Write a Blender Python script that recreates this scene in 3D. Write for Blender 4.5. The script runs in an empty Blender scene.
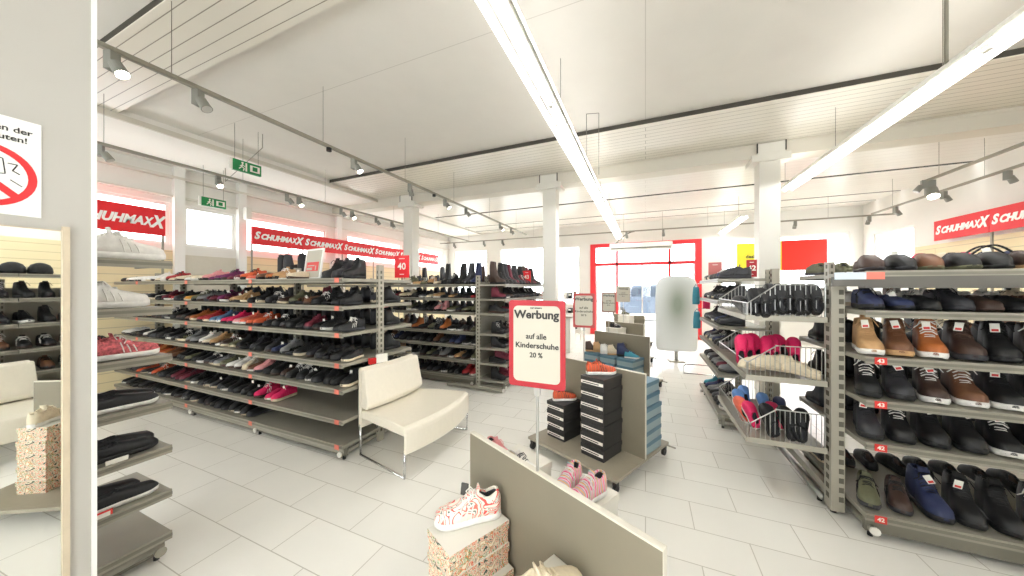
import bpy, math, random
from mathutils import Matrix, Vector
random.seed(7)
C = bpy.context.scene.collection
sc = bpy.context.scene
PI = math.pi
R = math.radians
# ------------------------------------------------------------------ camera, world, exposure
YAW = 22.9; FPX = 316.0; EYE = 1.6
cd = bpy.data.cameras.new('camera'); cam = bpy.data.objects.new('camera', cd); C.objects.link(cam)
cam.location = (0, 0, EYE); cam.rotation_euler = (R(90), 0, R(YAW))
cd.sensor_width = 36; cd.lens = 36 * FPX / 1024; cd.clip_start = .05; cd.clip_end = 200
sc.camera = cam
w = bpy.data.worlds.new('sky'); sc.world = w; w.use_nodes = True
bg = w.node_tree.nodes['Background']; bg.inputs[0].default_value = (.93, .97, 1.0, 1); bg.inputs[1].default_value = 5.0
sc.view_settings.view_transform = 'Standard'; sc.view_settings.look = 'None'
sc.view_settings.gamma = 1; sc.view_settings.use_curve_mapping = False
sc.view_settings.exposure = 0.73
TUBE = 30.0       # strength of the fluorescent tubes
SPOT = 22.0
UP_FILL = 1.2        # added upward fill above the tube rows to brighten the ceiling, watts per metre

# ------------------------------------------------------------------ materials
MATS = {}
def S(c):
    return tuple(((v / 255) / 12.92 if v / 255 <= .04045 else ((v / 255 + .055) / 1.055) ** 2.4) for v in c) + (1,)
def mat(name, col, rough=.5, metal=0, var=0.0, scale=20, bump=0, emit=0, spec=None):
    if name in MATS: return MATS[name]
    m = bpy.data.materials.new(name); m.use_nodes = True; nt = m.node_tree
    b = nt.nodes['Principled BSDF']; c = S(col)
    b.inputs['Base Color'].default_value = c
    b.inputs['Roughness'].default_value = rough; b.inputs['Metallic'].default_value = metal
    if spec is not None: b.inputs['Specular IOR Level'].default_value = spec
    if emit:
        b.inputs['Emission Color'].default_value = c; b.inputs['Emission Strength'].default_value = emit
    if var or bump:
        tc = nt.nodes.new('ShaderNodeTexCoord'); n = nt.nodes.new('ShaderNodeTexNoise')
        n.inputs['Scale'].default_value = scale; n.inputs['Detail'].default_value = 3
        nt.links.new(tc.outputs['Object'], n.inputs['Vector'])
        if var:
            r = nt.nodes.new('ShaderNodeValToRGB')
            r.color_ramp.elements[0].position = .3; r.color_ramp.elements[1].position = .7
            r.color_ramp.elements[0].color = tuple(v * (1 - var) for v in c[:3]) + (1,)
            r.color_ramp.elements[1].color = tuple(min(1, v * (1 + var)) for v in c[:3]) + (1,)
            nt.links.new(n.outputs['Fac'], r.inputs[0]); nt.links.new(r.outputs[0], b.inputs['Base Color'])
        if bump:
            bp = nt.nodes.new('ShaderNodeBump'); bp.inputs['Strength'].default_value = bump; bp.inputs['Distance'].default_value = .01
            nt.links.new(n.outputs['Fac'], bp.inputs['Height']); nt.links.new(bp.outputs[0], b.inputs['Normal'])
    MATS[name] = m; return m
def brick_mat(name, c1, c2, cm, bw, rh, mortar, rough, axis='XY', offset=.5, bump=.15, spec=None):
    m = bpy.data.materials.new(name); m.use_nodes = True; nt = m.node_tree; b = nt.nodes['Principled BSDF']
    tc = nt.nodes.new('ShaderNodeTexCoord'); t = nt.nodes.new('ShaderNodeTexBrick'); t.offset = offset
    vec = tc.outputs['Object']
    if axis != 'XY':
        sp = nt.nodes.new('ShaderNodeSeparateXYZ'); cb = nt.nodes.new('ShaderNodeCombineXYZ'); nt.links.new(vec, sp.inputs[0])
        nt.links.new(sp.outputs[axis[0]], cb.inputs[0]); nt.links.new(sp.outputs[axis[1]], cb.inputs[1]); vec = cb.outputs[0]
    nt.links.new(vec, t.inputs['Vector'])
    t.inputs['Color1'].default_value = S(c1); t.inputs['Color2'].default_value = S(c2); t.inputs['Mortar'].default_value = S(cm)
    t.inputs['Scale'].default_value = 1; t.inputs['Brick Width'].default_value = bw; t.inputs['Row Height'].default_value = rh
    t.inputs['Mortar Size'].default_value = mortar; t.inputs['Mortar Smooth'].default_value = .2
    n = nt.nodes.new('ShaderNodeTexNoise'); n.inputs['Scale'].default_value = 3; n.inputs['Detail'].default_value = 5
    nt.links.new(tc.outputs['Object'], n.inputs['Vector'])
    mx = nt.nodes.new('ShaderNodeMixRGB'); mx.blend_type = 'MULTIPLY'; mx.inputs[0].default_value = .08
    nt.links.new(t.outputs['Color'], mx.inputs[1]); nt.links.new(n.outputs['Fac'], mx.inputs[2]); nt.links.new(mx.outputs[0], b.inputs['Base Color'])
    bp = nt.nodes.new('ShaderNodeBump'); bp.invert = True; bp.inputs['Strength'].default_value = bump; bp.inputs['Distance'].default_value = .004
    nt.links.new(t.outputs['Fac'], bp.inputs['Height']); nt.links.new(bp.outputs[0], b.inputs['Normal'])
    b.inputs['Roughness'].default_value = rough
    if spec is not None: b.inputs['Specular IOR Level'].default_value = spec
    MATS[name] = m; return m
def glass_mat():
    m = bpy.data.materials.new('glass'); m.use_nodes = True; nt = m.node_tree; nt.nodes.clear()
    o = nt.nodes.new('ShaderNodeOutputMaterial'); mx = nt.nodes.new('ShaderNodeMixShader'); mx.inputs[0].default_value = .06
    t = nt.nodes.new('ShaderNodeBsdfTransparent'); g = nt.nodes.new('ShaderNodeBsdfGlossy'); g.inputs['Roughness'].default_value = .02
    nt.links.new(t.outputs[0], mx.inputs[1]); nt.links.new(g.outputs[0], mx.inputs[2]); nt.links.new(mx.outputs[0], o.inputs[0])
    return m
def floral_mat():
    m = bpy.data.materials.new('floral_print'); m.use_nodes = True; nt = m.node_tree; b = nt.nodes['Principled BSDF']
    tc = nt.nodes.new('ShaderNodeTexCoord'); n = nt.nodes.new('ShaderNodeTexNoise'); n.inputs['Scale'].default_value = 17
    n.inputs['Detail'].default_value = 2.5; n.inputs['Distortion'].default_value = 2.6
    r = nt.nodes.new('ShaderNodeValToRGB'); r.color_ramp.interpolation = 'CONSTANT'
    cols = [(0, (40, 60, 45)), (.36, (225, 215, 190)), (.43, (215, 90, 60)), (.465, (230, 220, 195)), (.51, (60, 65, 55)), (.53, (232, 222, 196)),
            (.57, (120, 150, 100)), (.6, (225, 130, 80)), (.64, (235, 225, 200))]
    el = r.color_ramp.elements
    el[0].position = cols[0][0]; el[0].color = S(cols[0][1]); el[1].position = cols[1][0]; el[1].color = S(cols[1][1])
    for p, c in cols[2:]:
        e = el.new(p); e.color = S(c)
    nt.links.new(tc.outputs['Object'], n.inputs['Vector']); nt.links.new(n.outputs['Fac'], r.inputs[0]); nt.links.new(r.outputs[0], b.inputs['Base Color'])
    b.inputs['Roughness'].default_value = .5
    return m
def scribble_mat():
    if 'scribble' in MATS: return MATS['scribble']
    m = bpy.data.materials.new('scribble_print'); m.use_nodes = True; nt = m.node_tree; b = nt.nodes['Principled BSDF']
    tc = nt.nodes.new('ShaderNodeTexCoord'); n = nt.nodes.new('ShaderNodeTexNoise'); n.inputs['Scale'].default_value = 9; n.inputs['Detail'].default_value = 1; n.inputs['Distortion'].default_value = 2.5
    r = nt.nodes.new('ShaderNodeValToRGB'); r.color_ramp.interpolation = 'CONSTANT'; el = r.color_ramp.elements
    wh = (236, 228, 214)
    el[0].position = 0; el[0].color = S(wh); el[1].position = .44; el[1].color = S((238, 92, 84))
    for p, c in ((.485, wh), (.54, (96, 120, 108)), (.56, wh), (.60, (240, 120, 104)), (.65, wh)): e = el.new(p); e.color = S(c)
    nt.links.new(tc.outputs['Object'], n.inputs['Vector']); nt.links.new(n.outputs['Fac'], r.inputs[0]); nt.links.new(r.outputs[0], b.inputs['Base Color'])
    MATS['scribble'] = m; return m
def stripes_mat(name, cols, scale):
    m = bpy.data.materials.new(name); m.use_nodes = True; nt = m.node_tree; b = nt.nodes['Principled BSDF']
    tc = nt.nodes.new('ShaderNodeTexCoord'); n = nt.nodes.new('ShaderNodeTexWave'); n.inputs['Scale'].default_value = scale
    n.inputs['Distortion'].default_value = 6; n.inputs['Detail'].default_value = 2
    r = nt.nodes.new('ShaderNodeValToRGB'); el = r.color_ramp.elements
    el[0].color = S(cols[0]); el[1].color = S(cols[-1])
    for i, c in enumerate(cols[1:-1]):
        e = el.new((i + 1) / (len(cols) - 1)); e.color = S(c)
    nt.links.new(tc.outputs['Object'], n.inputs['Vector']); nt.links.new(n.outputs['Fac'], r.inputs[0]); nt.links.new(r.outputs[0], b.inputs['Base Color'])
    MATS[name] = m; return m

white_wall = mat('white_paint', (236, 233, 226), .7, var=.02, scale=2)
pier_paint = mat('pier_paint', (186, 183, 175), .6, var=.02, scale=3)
cream = brick_mat('cream_slats', (238, 222, 180), (234, 218, 176), (200, 186, 150), 6, .14, .006, .6, 'YZ')
shutter = mat('beige_panel', (214, 208, 192), .6, var=.02)
ceil_m = brick_mat('ceiling_board', (232, 228, 220), (230, 226, 218), (206, 201, 192), 6.2, 2.5, .004, .75, 'XY', 0, .1)
plank = brick_mat('ceiling_plank', (230, 225, 212), (227, 222, 209), (150, 143, 128), 30, .104, .004, .32, 'XY', .5, .4)
plank2 = brick_mat('ceiling_plank_rear', (234, 230, 220), (230, 226, 216), (205, 199, 188), 30, .17, .004, .3, 'XY', .5, .3)
floor_m = brick_mat('floor_tile', (250, 247, 238), (245, 242, 233), (206, 200, 187), .6, .3, .003, .26, 'XY', .5, .2)
gap_shade = mat('painted_gap_shade', (70, 66, 58), .8)  # dark colour painted in for the shade of the ceiling gaps
beam_m = mat('beam_paint', (216, 210, 196), .6, var=.02, scale=2)
metal = mat('rack_metal', (152, 148, 134), .42, .15, var=.03, scale=8)
metal_d = mat('rack_metal_dark', (126, 122, 110), .45, .2)
upright_m = mat('upright_metal', (166, 161, 146), .42, .15)
slot_m = mat('punched_slot', (92, 88, 76), .7)
capw = mat('white_plastic', (230, 227, 218), .4)
blackp = mat('black_plastic', (28, 27, 27), .5)
chrome = mat('chrome', (215, 215, 215), .12, 1)
steel = mat('brushed_steel', (176, 176, 172), .3, .9)
redp = mat('sign_red', (226, 30, 38), .45)
redtag = mat('tag_red', (216, 58, 50), .5)
salmon = mat('tag_salmon', (226, 122, 104), .5)
whitep = mat('sign_white', (244, 243, 238), .5)
paper = mat('paper_white', (240, 237, 226), .6)
signpaper = mat('sign_paper', (190, 184, 168), .6)
ink = mat('ink', (44, 42, 40), .6)
leatherw = mat('cream_leather', (234, 226, 208), .38, var=.015, scale=30, bump=.05)
panelm = mat('grey_laminate', (130, 122, 104), .5, var=.03, scale=6)
panel_edge = mat('laminate_edge', (214, 208, 192), .5)
platem = mat('plate_laminate', (156, 148, 130), .5, var=.02)
boxblack = mat('black_card', (44, 43, 42), .5)
boxblue = mat('blue_grey_card', (142, 160, 164), .5)
boxblue2 = mat('blue_card_lid', (84, 118, 134), .5)
boxwhite = mat('white_card', (226, 222, 210), .5)
floral = floral_mat(); glass = glass_mat()
mirror_m = mat('mirror_glass', (236, 238, 236), .01, 1)
wood = mat('pale_wood', (205, 190, 165), .5, var=.06, scale=12)
spotgrey = mat('spot_grey', (138, 138, 130), .45, .2)
tube_m = mat('tube_light', (249, 251, 255), .5, emit=TUBE)
lens_m = mat('spot_lens', (255, 246, 230), .5, emit=SPOT)
refl = mat('fixture_white', (240, 238, 230), .35)
green = mat('exit_green', (26, 134, 72), .5)
yellow = mat('poster_yellow', (232, 222, 60), .5)
posterred = mat('poster_red', (238, 44, 26), .5)
doorred = mat('frame_red', (222, 40, 48), .45)
lens_off = mat('lens_clear', (200, 200, 195), .2)

# ------------------------------------------------------------------ mesh building
class MB:
    def __init__(s): s.v = []; s.f = []; s.m = []
    def add(s, vs, fs, mi=0, M=None):
        b = len(s.v)
        s.v += [tuple(M @ Vector(p)) if M is not None else tuple(p) for p in vs]
        s.f += [tuple(i + b for i in f) for f in fs]; s.m += [mi] * len(fs); return s
    def box(s, x0, x1, y0, y1, z0, z1, mi=0, M=None):
        v = [(x0, y0, z0), (x1, y0, z0), (x1, y1, z0), (x0, y1, z0), (x0, y0, z1), (x1, y0, z1), (x1, y1, z1), (x0, y1, z1)]
        return s.add(v, [(3, 2, 1, 0), (4, 5, 6, 7), (0, 1, 5, 4), (1, 2, 6, 5), (2, 3, 7, 6), (3, 0, 4, 7)], mi, M)
    def tube(s, a, b, r, n=8, mi=0, r2=None, M=None):
        a = Vector(a); b = Vector(b); d = (b - a).normalized(); r2 = r if r2 is None else r2
        up = Vector((0, 0, 1)) if abs(d.z) < .9 else Vector((1, 0, 0))
        p = d.cross(up).normalized(); q = d.cross(p)
        vs = []
        for c, rr in ((a, r), (b, r2)):
            for i in range(n):
                t = 2 * PI * i / n; vs.append(c + p * rr * math.cos(t) + q * rr * math.sin(t))
        fs = [(i, (i + 1) % n, n + (i + 1) % n, n + i) for i in range(n)] + [tuple(range(n))[::-1], tuple(range(n, 2 * n))]
        return s.add(vs, fs, mi, M)
    def path(s, pts, r, n=6, mi=0):
        for a, b in zip(pts, pts[1:]): s.tube(a, b, r, n, mi)
        return s
    def loft(s, rings, mi=0, closed=True, caps=True, mf=None):
        n = len(rings[0]); vs = [p for r in rings for p in r]; fs = []; ms = []
        for j in range(len(rings) - 1):
            for i in range(n if closed else n - 1):
                k = (i + 1) % n
                fs.append((j * n + i, j * n + k, (j + 1) * n + k, (j + 1) * n + i)); ms.append(mf(j, i) if mf else mi)
        if caps:
            fs += [tuple(range(n))[::-1], tuple((len(rings) - 1) * n + i for i in range(n))]; ms += [mi, mi]
        b = len(s.v); s.v += [tuple(p) for p in vs]; s.f += [tuple(i + b for i in f) for f in fs]; s.m += ms; return s
    def prism(s, pts, z0, z1, mi=0, M=None):
        n = len(pts); vs = [(x, y, z0) for x, y in pts] + [(x, y, z1) for x, y in pts]
        fs = [tuple(range(n))[::-1], tuple(range(n, 2 * n))] + [(i, (i + 1) % n, n + (i + 1) % n, n + i) for i in range(n)]
        return s.add(vs, fs, mi, M)
    def ico(s, c, r, sx=1, sy=1, sz=1, mi=0, n=8, m=5):
        rings = []
        for j in range(m + 1):
            t = PI * (j / m); zz = -math.cos(t) * r * sz; rr = max(.001, math.sin(t)) * r
            rings.append([(c[0] + math.cos(2 * PI * i / n) * rr * sx, c[1] + math.sin(2 * PI * i / n) * rr * sy, c[2] + zz) for i in range(n)])
        return s.loft(rings, mi)
    def mesh(s, name, smooth=False):
        me = bpy.data.meshes.new(name); me.from_pydata(s.v, [], s.f)
        me.polygons.foreach_set('material_index', s.m)
        if smooth: me.polygons.foreach_set('use_smooth', [True] * len(s.f))
        me.update(); return me
    def build(s, name, mats, parent=None, loc=None, smooth=False, bevel=0, sub=0):
        me = s.mesh(name, smooth)
        for m in (mats if isinstance(mats, (list, tuple)) else [mats]): me.materials.append(m)
        o = bpy.data.objects.new(name, me); C.objects.link(o)
        if parent is not None: o.parent = parent
        if loc: o.location = loc
        if bevel:
            b = o.modifiers.new('bevel', 'BEVEL'); b.width = bevel; b.segments = 2; b.limit_method = 'ANGLE'
        if sub:
            b = o.modifiers.new('sub', 'SUBSURF'); b.levels = sub; b.render_levels = sub
        return o
def inst(name, me, mats, parent=None, loc=(0, 0, 0), rot=(0, 0, 0)):
    o = bpy.data.objects.new(name, me); C.objects.link(o); o.parent = parent; o.location = loc; o.rotation_euler = rot
    for sl, m in zip(o.material_slots, mats): sl.link = 'OBJECT'; sl.material = m
    return o
def tag(o, label, cat, group=None, kind=None):
    o['label'] = label; o['category'] = cat
    if group: o['group'] = group
    if kind: o['kind'] = kind
    return o
def thing(name, label, cat, loc=(0, 0, 0), rz=0, group=None):
    o = bpy.data.objects.new(name, None); C.objects.link(o); o.location = loc; o.rotation_euler = (0, 0, rz)
    o.empty_display_size = .1
    return tag(o, label, cat, group)
def struct(name, mb, mats, bevel=0):
    o = mb.build(name, mats, bevel=bevel); o['kind'] = 'structure'; return o
TXT = {}
def text(s, size, m, parent, origin, t, name='lettering', bold=0.0, ext=.001, shear=0, align='CENTER', width=None):
    """text starting at origin (world or parent space), running along t, standing upright, facing t x up"""
    key = (s, size, bold, shear, align, ext)
    if key not in TXT:
        cu = bpy.data.curves.new('t', 'FONT'); cu.body = s; cu.size = size; cu.offset = bold; cu.extrude = ext; cu.shear = shear
        cu.align_x = align; cu.align_y = 'CENTER'; cu.resolution_u = 3
        o = bpy.data.objects.new('t', cu); C.objects.link(o); bpy.context.view_layer.update()
        TXT[key] = bpy.data.meshes.new_from_object(o.evaluated_get(bpy.context.evaluated_depsgraph_get())); bpy.data.objects.remove(o)
    me = TXT[key].copy(); me.materials.clear(); me.materials.append(m)
    t = Vector(t).normalized(); up = Vector((0, 0, 1)); n = t.cross(up)
    M = Matrix((t, up, n)).transposed()
    sx = 1
    if width:
        xs = [v.co.x for v in me.vertices]; sx = width / (max(xs) - min(xs))
    for v in me.vertices:
        v.co = M @ Vector((v.co.x * sx, v.co.y, v.co.z)) + Vector(origin)
    me.name = name
    o = bpy.data.objects.new(name, me); C.objects.link(o); o.parent = parent; return o

# ------------------------------------------------------------------ room shell
XL, XR, YB, ZC = -7.7, 5.3, 11.3, 3.86
YN = -3.2
struct('floor', MB().box(XL - .2, XR + .2, YN, YB + .15, -.1, 0), floor_m)
struct('ground', MB().box(-30, 30, YB + .15, 40, -.2, -.03), mat('outdoor_paving', (205, 203, 198), .8, var=.03))
struct('ceiling', MB().box(-6.1, XR + .2, YN, 8.1, ZC, ZC + .12).box(-6.1, XR + .2, 8.2, 9.88, ZC, ZC + .12)
       .box(-6.1, XR + .2, 9.95, 10.7, ZC, ZC + .12).box(-6.1, XR + .2, 10.78, YB + .15, ZC, ZC + .12), ceil_m)
struct('ceiling_side_aisle', MB().box(XL - .2, -6.1, YN, YB + .15, 3.74, 3.9), mat('aisle_ceiling_paint', (236, 232, 224), .7))
struct('trim_1', MB().box(-6.13, -6.09, YN, 5.9, 3.72, 3.79), beam_m)
# plank clad strips hung a little under the ceiling
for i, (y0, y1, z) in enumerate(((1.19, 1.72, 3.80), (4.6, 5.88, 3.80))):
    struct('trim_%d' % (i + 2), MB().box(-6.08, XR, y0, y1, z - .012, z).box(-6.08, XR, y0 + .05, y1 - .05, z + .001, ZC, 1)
           .box(-6.08, XR, y0, y0 + .02, z + .001, ZC, 1), [plank, gap_shade])  # dark boxes stand in for the shade along the near edge
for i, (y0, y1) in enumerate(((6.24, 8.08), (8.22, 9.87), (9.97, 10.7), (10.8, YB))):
    struct('trim_%d' % (i + 4), MB().box(-6.08, XR, y0, y1, 3.785, 3.795).box(-6.08, XR, y0, y0 + .02, 3.796, ZC - .002, 1), [plank2, gap_shade])  # near-edge dark strip paints the shade line between rear panels
struct('beam', MB().box(XL, XR, 5.9, 6.2, 3.58, ZC).box(XL, XR, 5.885, 5.9, 3.76, 3.79), beam_m)
for i, x in enumerate((-5.18, -1.72, 1.735)):
    mb = MB().box(x - .13, x + .13, 5.93, 6.17, 0, 3.6).box(x - .24, x + .24, 5.87, 6.2, 3.52, 3.62).box(x - .17, x + .17, 5.86, 6.2, 3.62, 3.78)
    mb.box(x - .18, x - .165, 5.855, 5.87, 3.64, 3.8, 1).box(x + .165, x + .18, 5.855, 5.87, 3.64, 3.8, 1)
    o = struct('column', mb, [mat('column_paint', (226, 223, 213), .55), gap_shade])
# walls with window openings
def wall_open(name, axis, pos, th, a0, a1, z0, z1, ops, m):
    """wall along axis 'x' or 'y' at pos; ops = (a0,a1,z0,z1) openings sorted, built of solid pieces"""
    mb = MB()
    def piece(p0, p1, q0, q1):
        if p1 - p0 < 1e-4 or q1 - q0 < 1e-4: return
        if axis == 'y': mb.box(min(pos, pos + th), max(pos, pos + th), p0, p1, q0, q1)
        else: mb.box(p0, p1, min(pos, pos + th), max(pos, pos + th), q0, q1)
    c = a0
    for (b0, b1, q0, q1) in ops:
        piece(c, b0, z0, z1); piece(b0, b1, z0, q0); piece(b0, b1, q1, z1); c = b1
    piece(c, a1, z0, z1)
    return struct(name, mb, m)
WN = [0]
def window(axis, pos, th, a0, a1, z0, z1, nx=1, nz=1, fm=None, fr=.05):
    WN[0] += 1
    mb = MB(); fm = fm or whitep; s = 1 if th > 0 else -1
    p0, p1 = pos + s * .03, pos + s * .09
    def bar(u0, u1, v0, v1):
        if axis == 'y': mb.box(min(p0, p1), max(p0, p1), u0, u1, v0, v1)
        else: mb.box(u0, u1, min(p0, p1), max(p0, p1), v0, v1)
    bar(a0, a0 + fr, z0, z1); bar(a1 - fr, a1, z0, z1); bar(a0 + fr, a1 - fr, z0, z0 + fr); bar(a0 + fr, a1 - fr, z1 - fr, z1)
    for i in range(1, nx):
        c = a0 + (a1 - a0) * i / nx; bar(c - fr * .4, c + fr * .4, z0 + fr, z1 - fr)
    for i in range(1, nz):
        c = z0 + (z1 - z0) * i / nz; bar(a0 + fr, a1 - fr, c - fr * .4, c + fr * .4)
    f = struct('window_%d' % WN[0], mb, fm)
    g = MB(); q = pos + s * .06
    if axis == 'y': g.box(q - .003, q + .003, a0 + fr * .5, a1 - fr * .5, z0 + fr * .5, z1 - fr * .5)
    else: g.box(a0 + fr * .5, a1 - fr * .5, q - .003, q + .003, z0 + fr * .5, z1 - fr * .5)
    g.build('pane', glass, f); return f
Lw = [(.3, 2.78), (2.96, 3.74), (3.9, 5.72), (6.35, 8.5), (8.8, 10.9)]
wall_open('wall_left', 'y', XL, -.25, YN, YB + .15, 0, 3.86, [(a, b, 2.36, 3.1) for a, b in Lw], white_wall)
for i, (a, b) in enumerate(Lw): window('y', XL, -.25, a, b, 2.36, 3.1, 1 if i == 1 else 2)
Bw = [(-7.4, -5.85, 1.0, 3.15), (-5.3, -3.35, 1.0, 3.15), (-3.05, -2.15, 1.0, 3.1), (-1.78, 1.6, 0, 3.12), (2.1, 3.2, 1.0, 3.1), (3.45, 5.05, 1.0, 3.1)]
wall_open('wall_back', 'x', YB, .25, XL, XR, 0, 3.86, Bw, white_wall)
for b, n in zip([Bw[0], Bw[1], Bw[2], Bw[4], Bw[5]], ((1, 2), (2, 3), (1, 3), (1, 1), (1, 1))): window('x', YB, .25, b[0], b[1], b[2], b[3], n[0], n[1])
Rw = [(9.6, 10.9, 1.9, 2.95)]
wall_open('wall_right', 'y', XR, .25, YN, YB + .15, 0, 3.86, Rw, white_wall)
window('y', XR, .25, *Rw[0])
Nw = [(-5.2, -.9, .9, 2.9), (-.3, 4.2, .9, 2.9)]  # openings added in the unseen rear wall to let in fill light
wall_open('wall_rear', 'x', YN, -.2, XL, XR, 0, 3.9, Nw, white_wall)
for q in Nw: window('x', YN, -.2, *q, 3)
# cream slatted cladding under the high windows, pilasters
for i, (a, b) in enumerate(((.2, 2.8), (3.9, 5.8), (6.3, 8.6), (8.8, 11.0))):
    struct('wall_left_cladding', MB().box(XL, XL + .03, a, b, 0, 2.26), cream)
struct('wall_left_shutter', MB().box(XL, XL + .02, 2.96, 3.74, 0, 2.2), shutter)
for y in (2.87, 3.82, 6.05, 8.68): struct('wall_left_pilaster', MB().box(XL, XL + .1, y - .07, y + .07, 0, 3.74), whitep)
struct('wall_right_cladding', MB().box(XR - .03, XR, 2.0, 9.5, 0, 2.46), cream)
struct('wall_left_cornice', MB().box(XL, XL + .06, YN, YB, 3.2, 3.23).box(XL, XL + .12, YN, YB, 3.52, 3.56), mat('cornice', (224, 219, 208), .6))
# exposed duct rails over the right and back walls
# entrance
d = bpy.data.objects.new('door_1', None); C.objects.link(d); d['kind'] = 'structure'; d.location = (-.09, YB, 0)
mb = MB()
mb.box(-1.69, -1.51, -.05, .12, 0, 3.12).box(1.51, 1.69, -.05, .12, 0, 3.12).box(-1.51, 1.51, -.05, .12, 3.0, 3.12)
mb.box(-1.51, 1.51, -.02, .1, 2.36, 2.46).box(-.84, -.77, -.02, .1, 0, 3.0).box(.77, .84, -.02, .1, 0, 3.0)
mb.build('door_frame', doorred, d)
for (x0, x1) in ((-1.5, -.85), (-.76, .76), (.85, 1.5)):
    mb = MB(); mb.box(x0, x1, .02, .025, .02, 2.36); mb.box(x0, x1, .02, .025, 2.46, 3.0); mb.build('pane', glass, d)
mb = MB()
for x in (-1.5, -.9, .86, 1.46): mb.box(x, x + .04, .03, .07, 0, 2.35)
for x in (-.75, -.03, .71): mb.box(x, x + .04, .04, .08, 0, 2.35)
mb.build('sliding_leaf', capw, d)

# ------------------------------------------------------------------ mirror pier
DR = R(2.0)                               # the pier stands slightly turned
pr = bpy.data.objects.new('wall_pier', None); C.objects.link(pr); pr['kind'] = 'structure'
pr.location = (-2.2, .56, 0); pr.rotation_euler = (0, 0, DR)
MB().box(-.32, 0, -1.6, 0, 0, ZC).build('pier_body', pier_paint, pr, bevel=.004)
o = MB().box(.0, .006, -.012, .003, 0, ZC).build('corner_bead', whitep, pr)
my1 = -.088
mi = thing('wall_mirror', 'tall mirror in a pale wooden frame on the pillar at the left edge', 'mirror', (-2.2, .56, 0), DR)
MB().box(.001, .006, my1 - .8, my1, .06, 1.83).build('mirror_glass', mirror_m, mi)
MB().box(.001, .016, my1, my1 + .018, .04, 1.85).box(.001, .016, my1 - .82, my1 - .8, .04, 1.85).box(.001, .008, my1 - .8, my1, 1.83, 1.834).build('mirror_frame', wood, mi)
sg = thing('prohibition_sign', 'white notice with a red crossed-out circle above the mirror', 'sign', (-2.2, .56, 0), DR)
MB().box(.001, .004, -.42, -.135, 1.875, 2.24).build('board', whitep, sg)
mb = MB(); cy, cz, ro, ri = -.262, 2.015, .118, .098
n = 40; vs = []
for i in range(n):
    t = 2 * PI * i / n
    for rr in (ro, ri):
        for xx in (.0042, .0055): vs.append((xx, cy + rr * math.cos(t), cz + rr * math.sin(t)))
fs = []
for i in range(n):
    a = 4 * i; b = 4 * ((i + 1) % n)
    fs += [(a + 1, b + 1, b + 3, a + 3), (a, b, b + 1, a + 1), (a + 2, b + 2, b + 3, a + 3)]
mb.add(vs, fs)
M = Matrix.Translation((.005, cy, cz)) @ Matrix.Rotation(R(45), 4, 'X')
mb.box(-.0006, .0006, -.011, .011, -ri, ri, 0, M)
mb.build('red_ring', mat('ring_red', (222, 44, 48), .5), sg)
mb = MB()
mb.path([(.0045, cy + .01, cz + .07), (.0045, cy + .045, cz + .065), (.0045, cy + .05, cz + .01), (.0045, cy + .02, cz + .005)], .0015, 4)
mb.path([(.0045, cy + .055, cz + .05), (.0045, cy + .075, cz + .05), (.0045, cy + .065, cz + .025), (.0045, cy + .08, cz + .015)], .0018, 4)
mb.path([(.0045, cy + .06, cz - .01), (.0045, cy + .085, cz - .03)], .0015, 4); mb.path([(.0045, cy - .04, cz + .04), (.0045, cy - .01, cz - .02), (.0045, cy - .06, cz - .05)], .002, 4)
mb.build('pictogram', ink, sg)
text('en der', .03, ink, sg, (.0045, -.155, 2.195), (0, 1, 0), align='RIGHT', bold=.0004)
text('uten!', .03, ink, sg, (.0045, -.165, 2.162), (0, 1, 0), align='RIGHT', bold=.0004)

# ------------------------------------------------------------------ shoes
def prof(t, ks):
    for (a, va), (b, vb) in zip(ks, ks[1:]):
        if t <= b:
            u = 0 if b == a else (t - a) / (b - a); u = u * u * (3 - 2 * u); return va + (vb - va) * u
    return ks[-1][1]
WK = [(0, .014), (.03, .029), (.1, .037), (.25, .037), (.4, .038), (.55, .044), (.72, .050), (.85, .048), (.93, .038), (.98, .024), (1, .010)]
def outline(L, k=1.0, side=0):
    pts = []
    N = 14
    for i in range(N + 1):
        t = i / N; t = .5 - .5 * math.cos(PI * t); pts.append((t * L, -prof(t, WK) * k))
    for i in range(N, -1, -1):
        t = i / N; t = .5 - .5 * math.cos(PI * t); pts.append((t * L, prof(t, WK) * k))
    return pts
SPECS = {  # L, sole thickness, height profile, collar end (opening), inner depth
 'sneaker': dict(L=.285, sole=.030, H=[(0, .070), (.05, .092), (.22, .076), (.36, .096), (.44, .100), (.55, .078), (.7, .060), (.88, .050), (.96, .038), (1, .014)], op=(.05, .36), inn=.035),
 'slipon': dict(L=.28, sole=.024, H=[(0, .054), (.08, .068), (.25, .056), (.42, .066), (.55, .060), (.75, .050), (.9, .042), (.97, .028), (1, .012)], op=(.05, .42), inn=.03),
 'flat': dict(L=.25, sole=.012, H=[(0, .046), (.06, .056), (.25, .042), (.5, .034), (.66, .040), (.8, .038), (.93, .030), (1, .01)], op=(.05, .64), inn=.014),
 'boot': dict(L=.295, sole=.034, H=[(0, .150), (.03, .175), (.12, .172), (.34, .180), (.40, .172), (.48, .125), (.58, .088), (.75, .070), (.90, .058), (.97, .040), (1, .014)], op=(.05, .36), inn=.09),
 'tall_boot': dict(L=.27, sole=.026, H=[(0, .26), (.03, .31), (.12, .32), (.34, .31), (.4, .22), (.5, .100), (.7, .062), (.9, .050), (1, .012)], op=(.05, .34), inn=.22),
 'slipper': dict(L=.265, sole=.020, H=[(0, .034), (.08, .046), (.3, .050), (.42, .086), (.6, .086), (.8, .068), (.94, .044), (1, .014)], op=(.04, .40), inn=.012),
 'sandal': dict(L=.26, sole=.026, H=None, op=None, inn=0),
}
NR = 16
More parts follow.
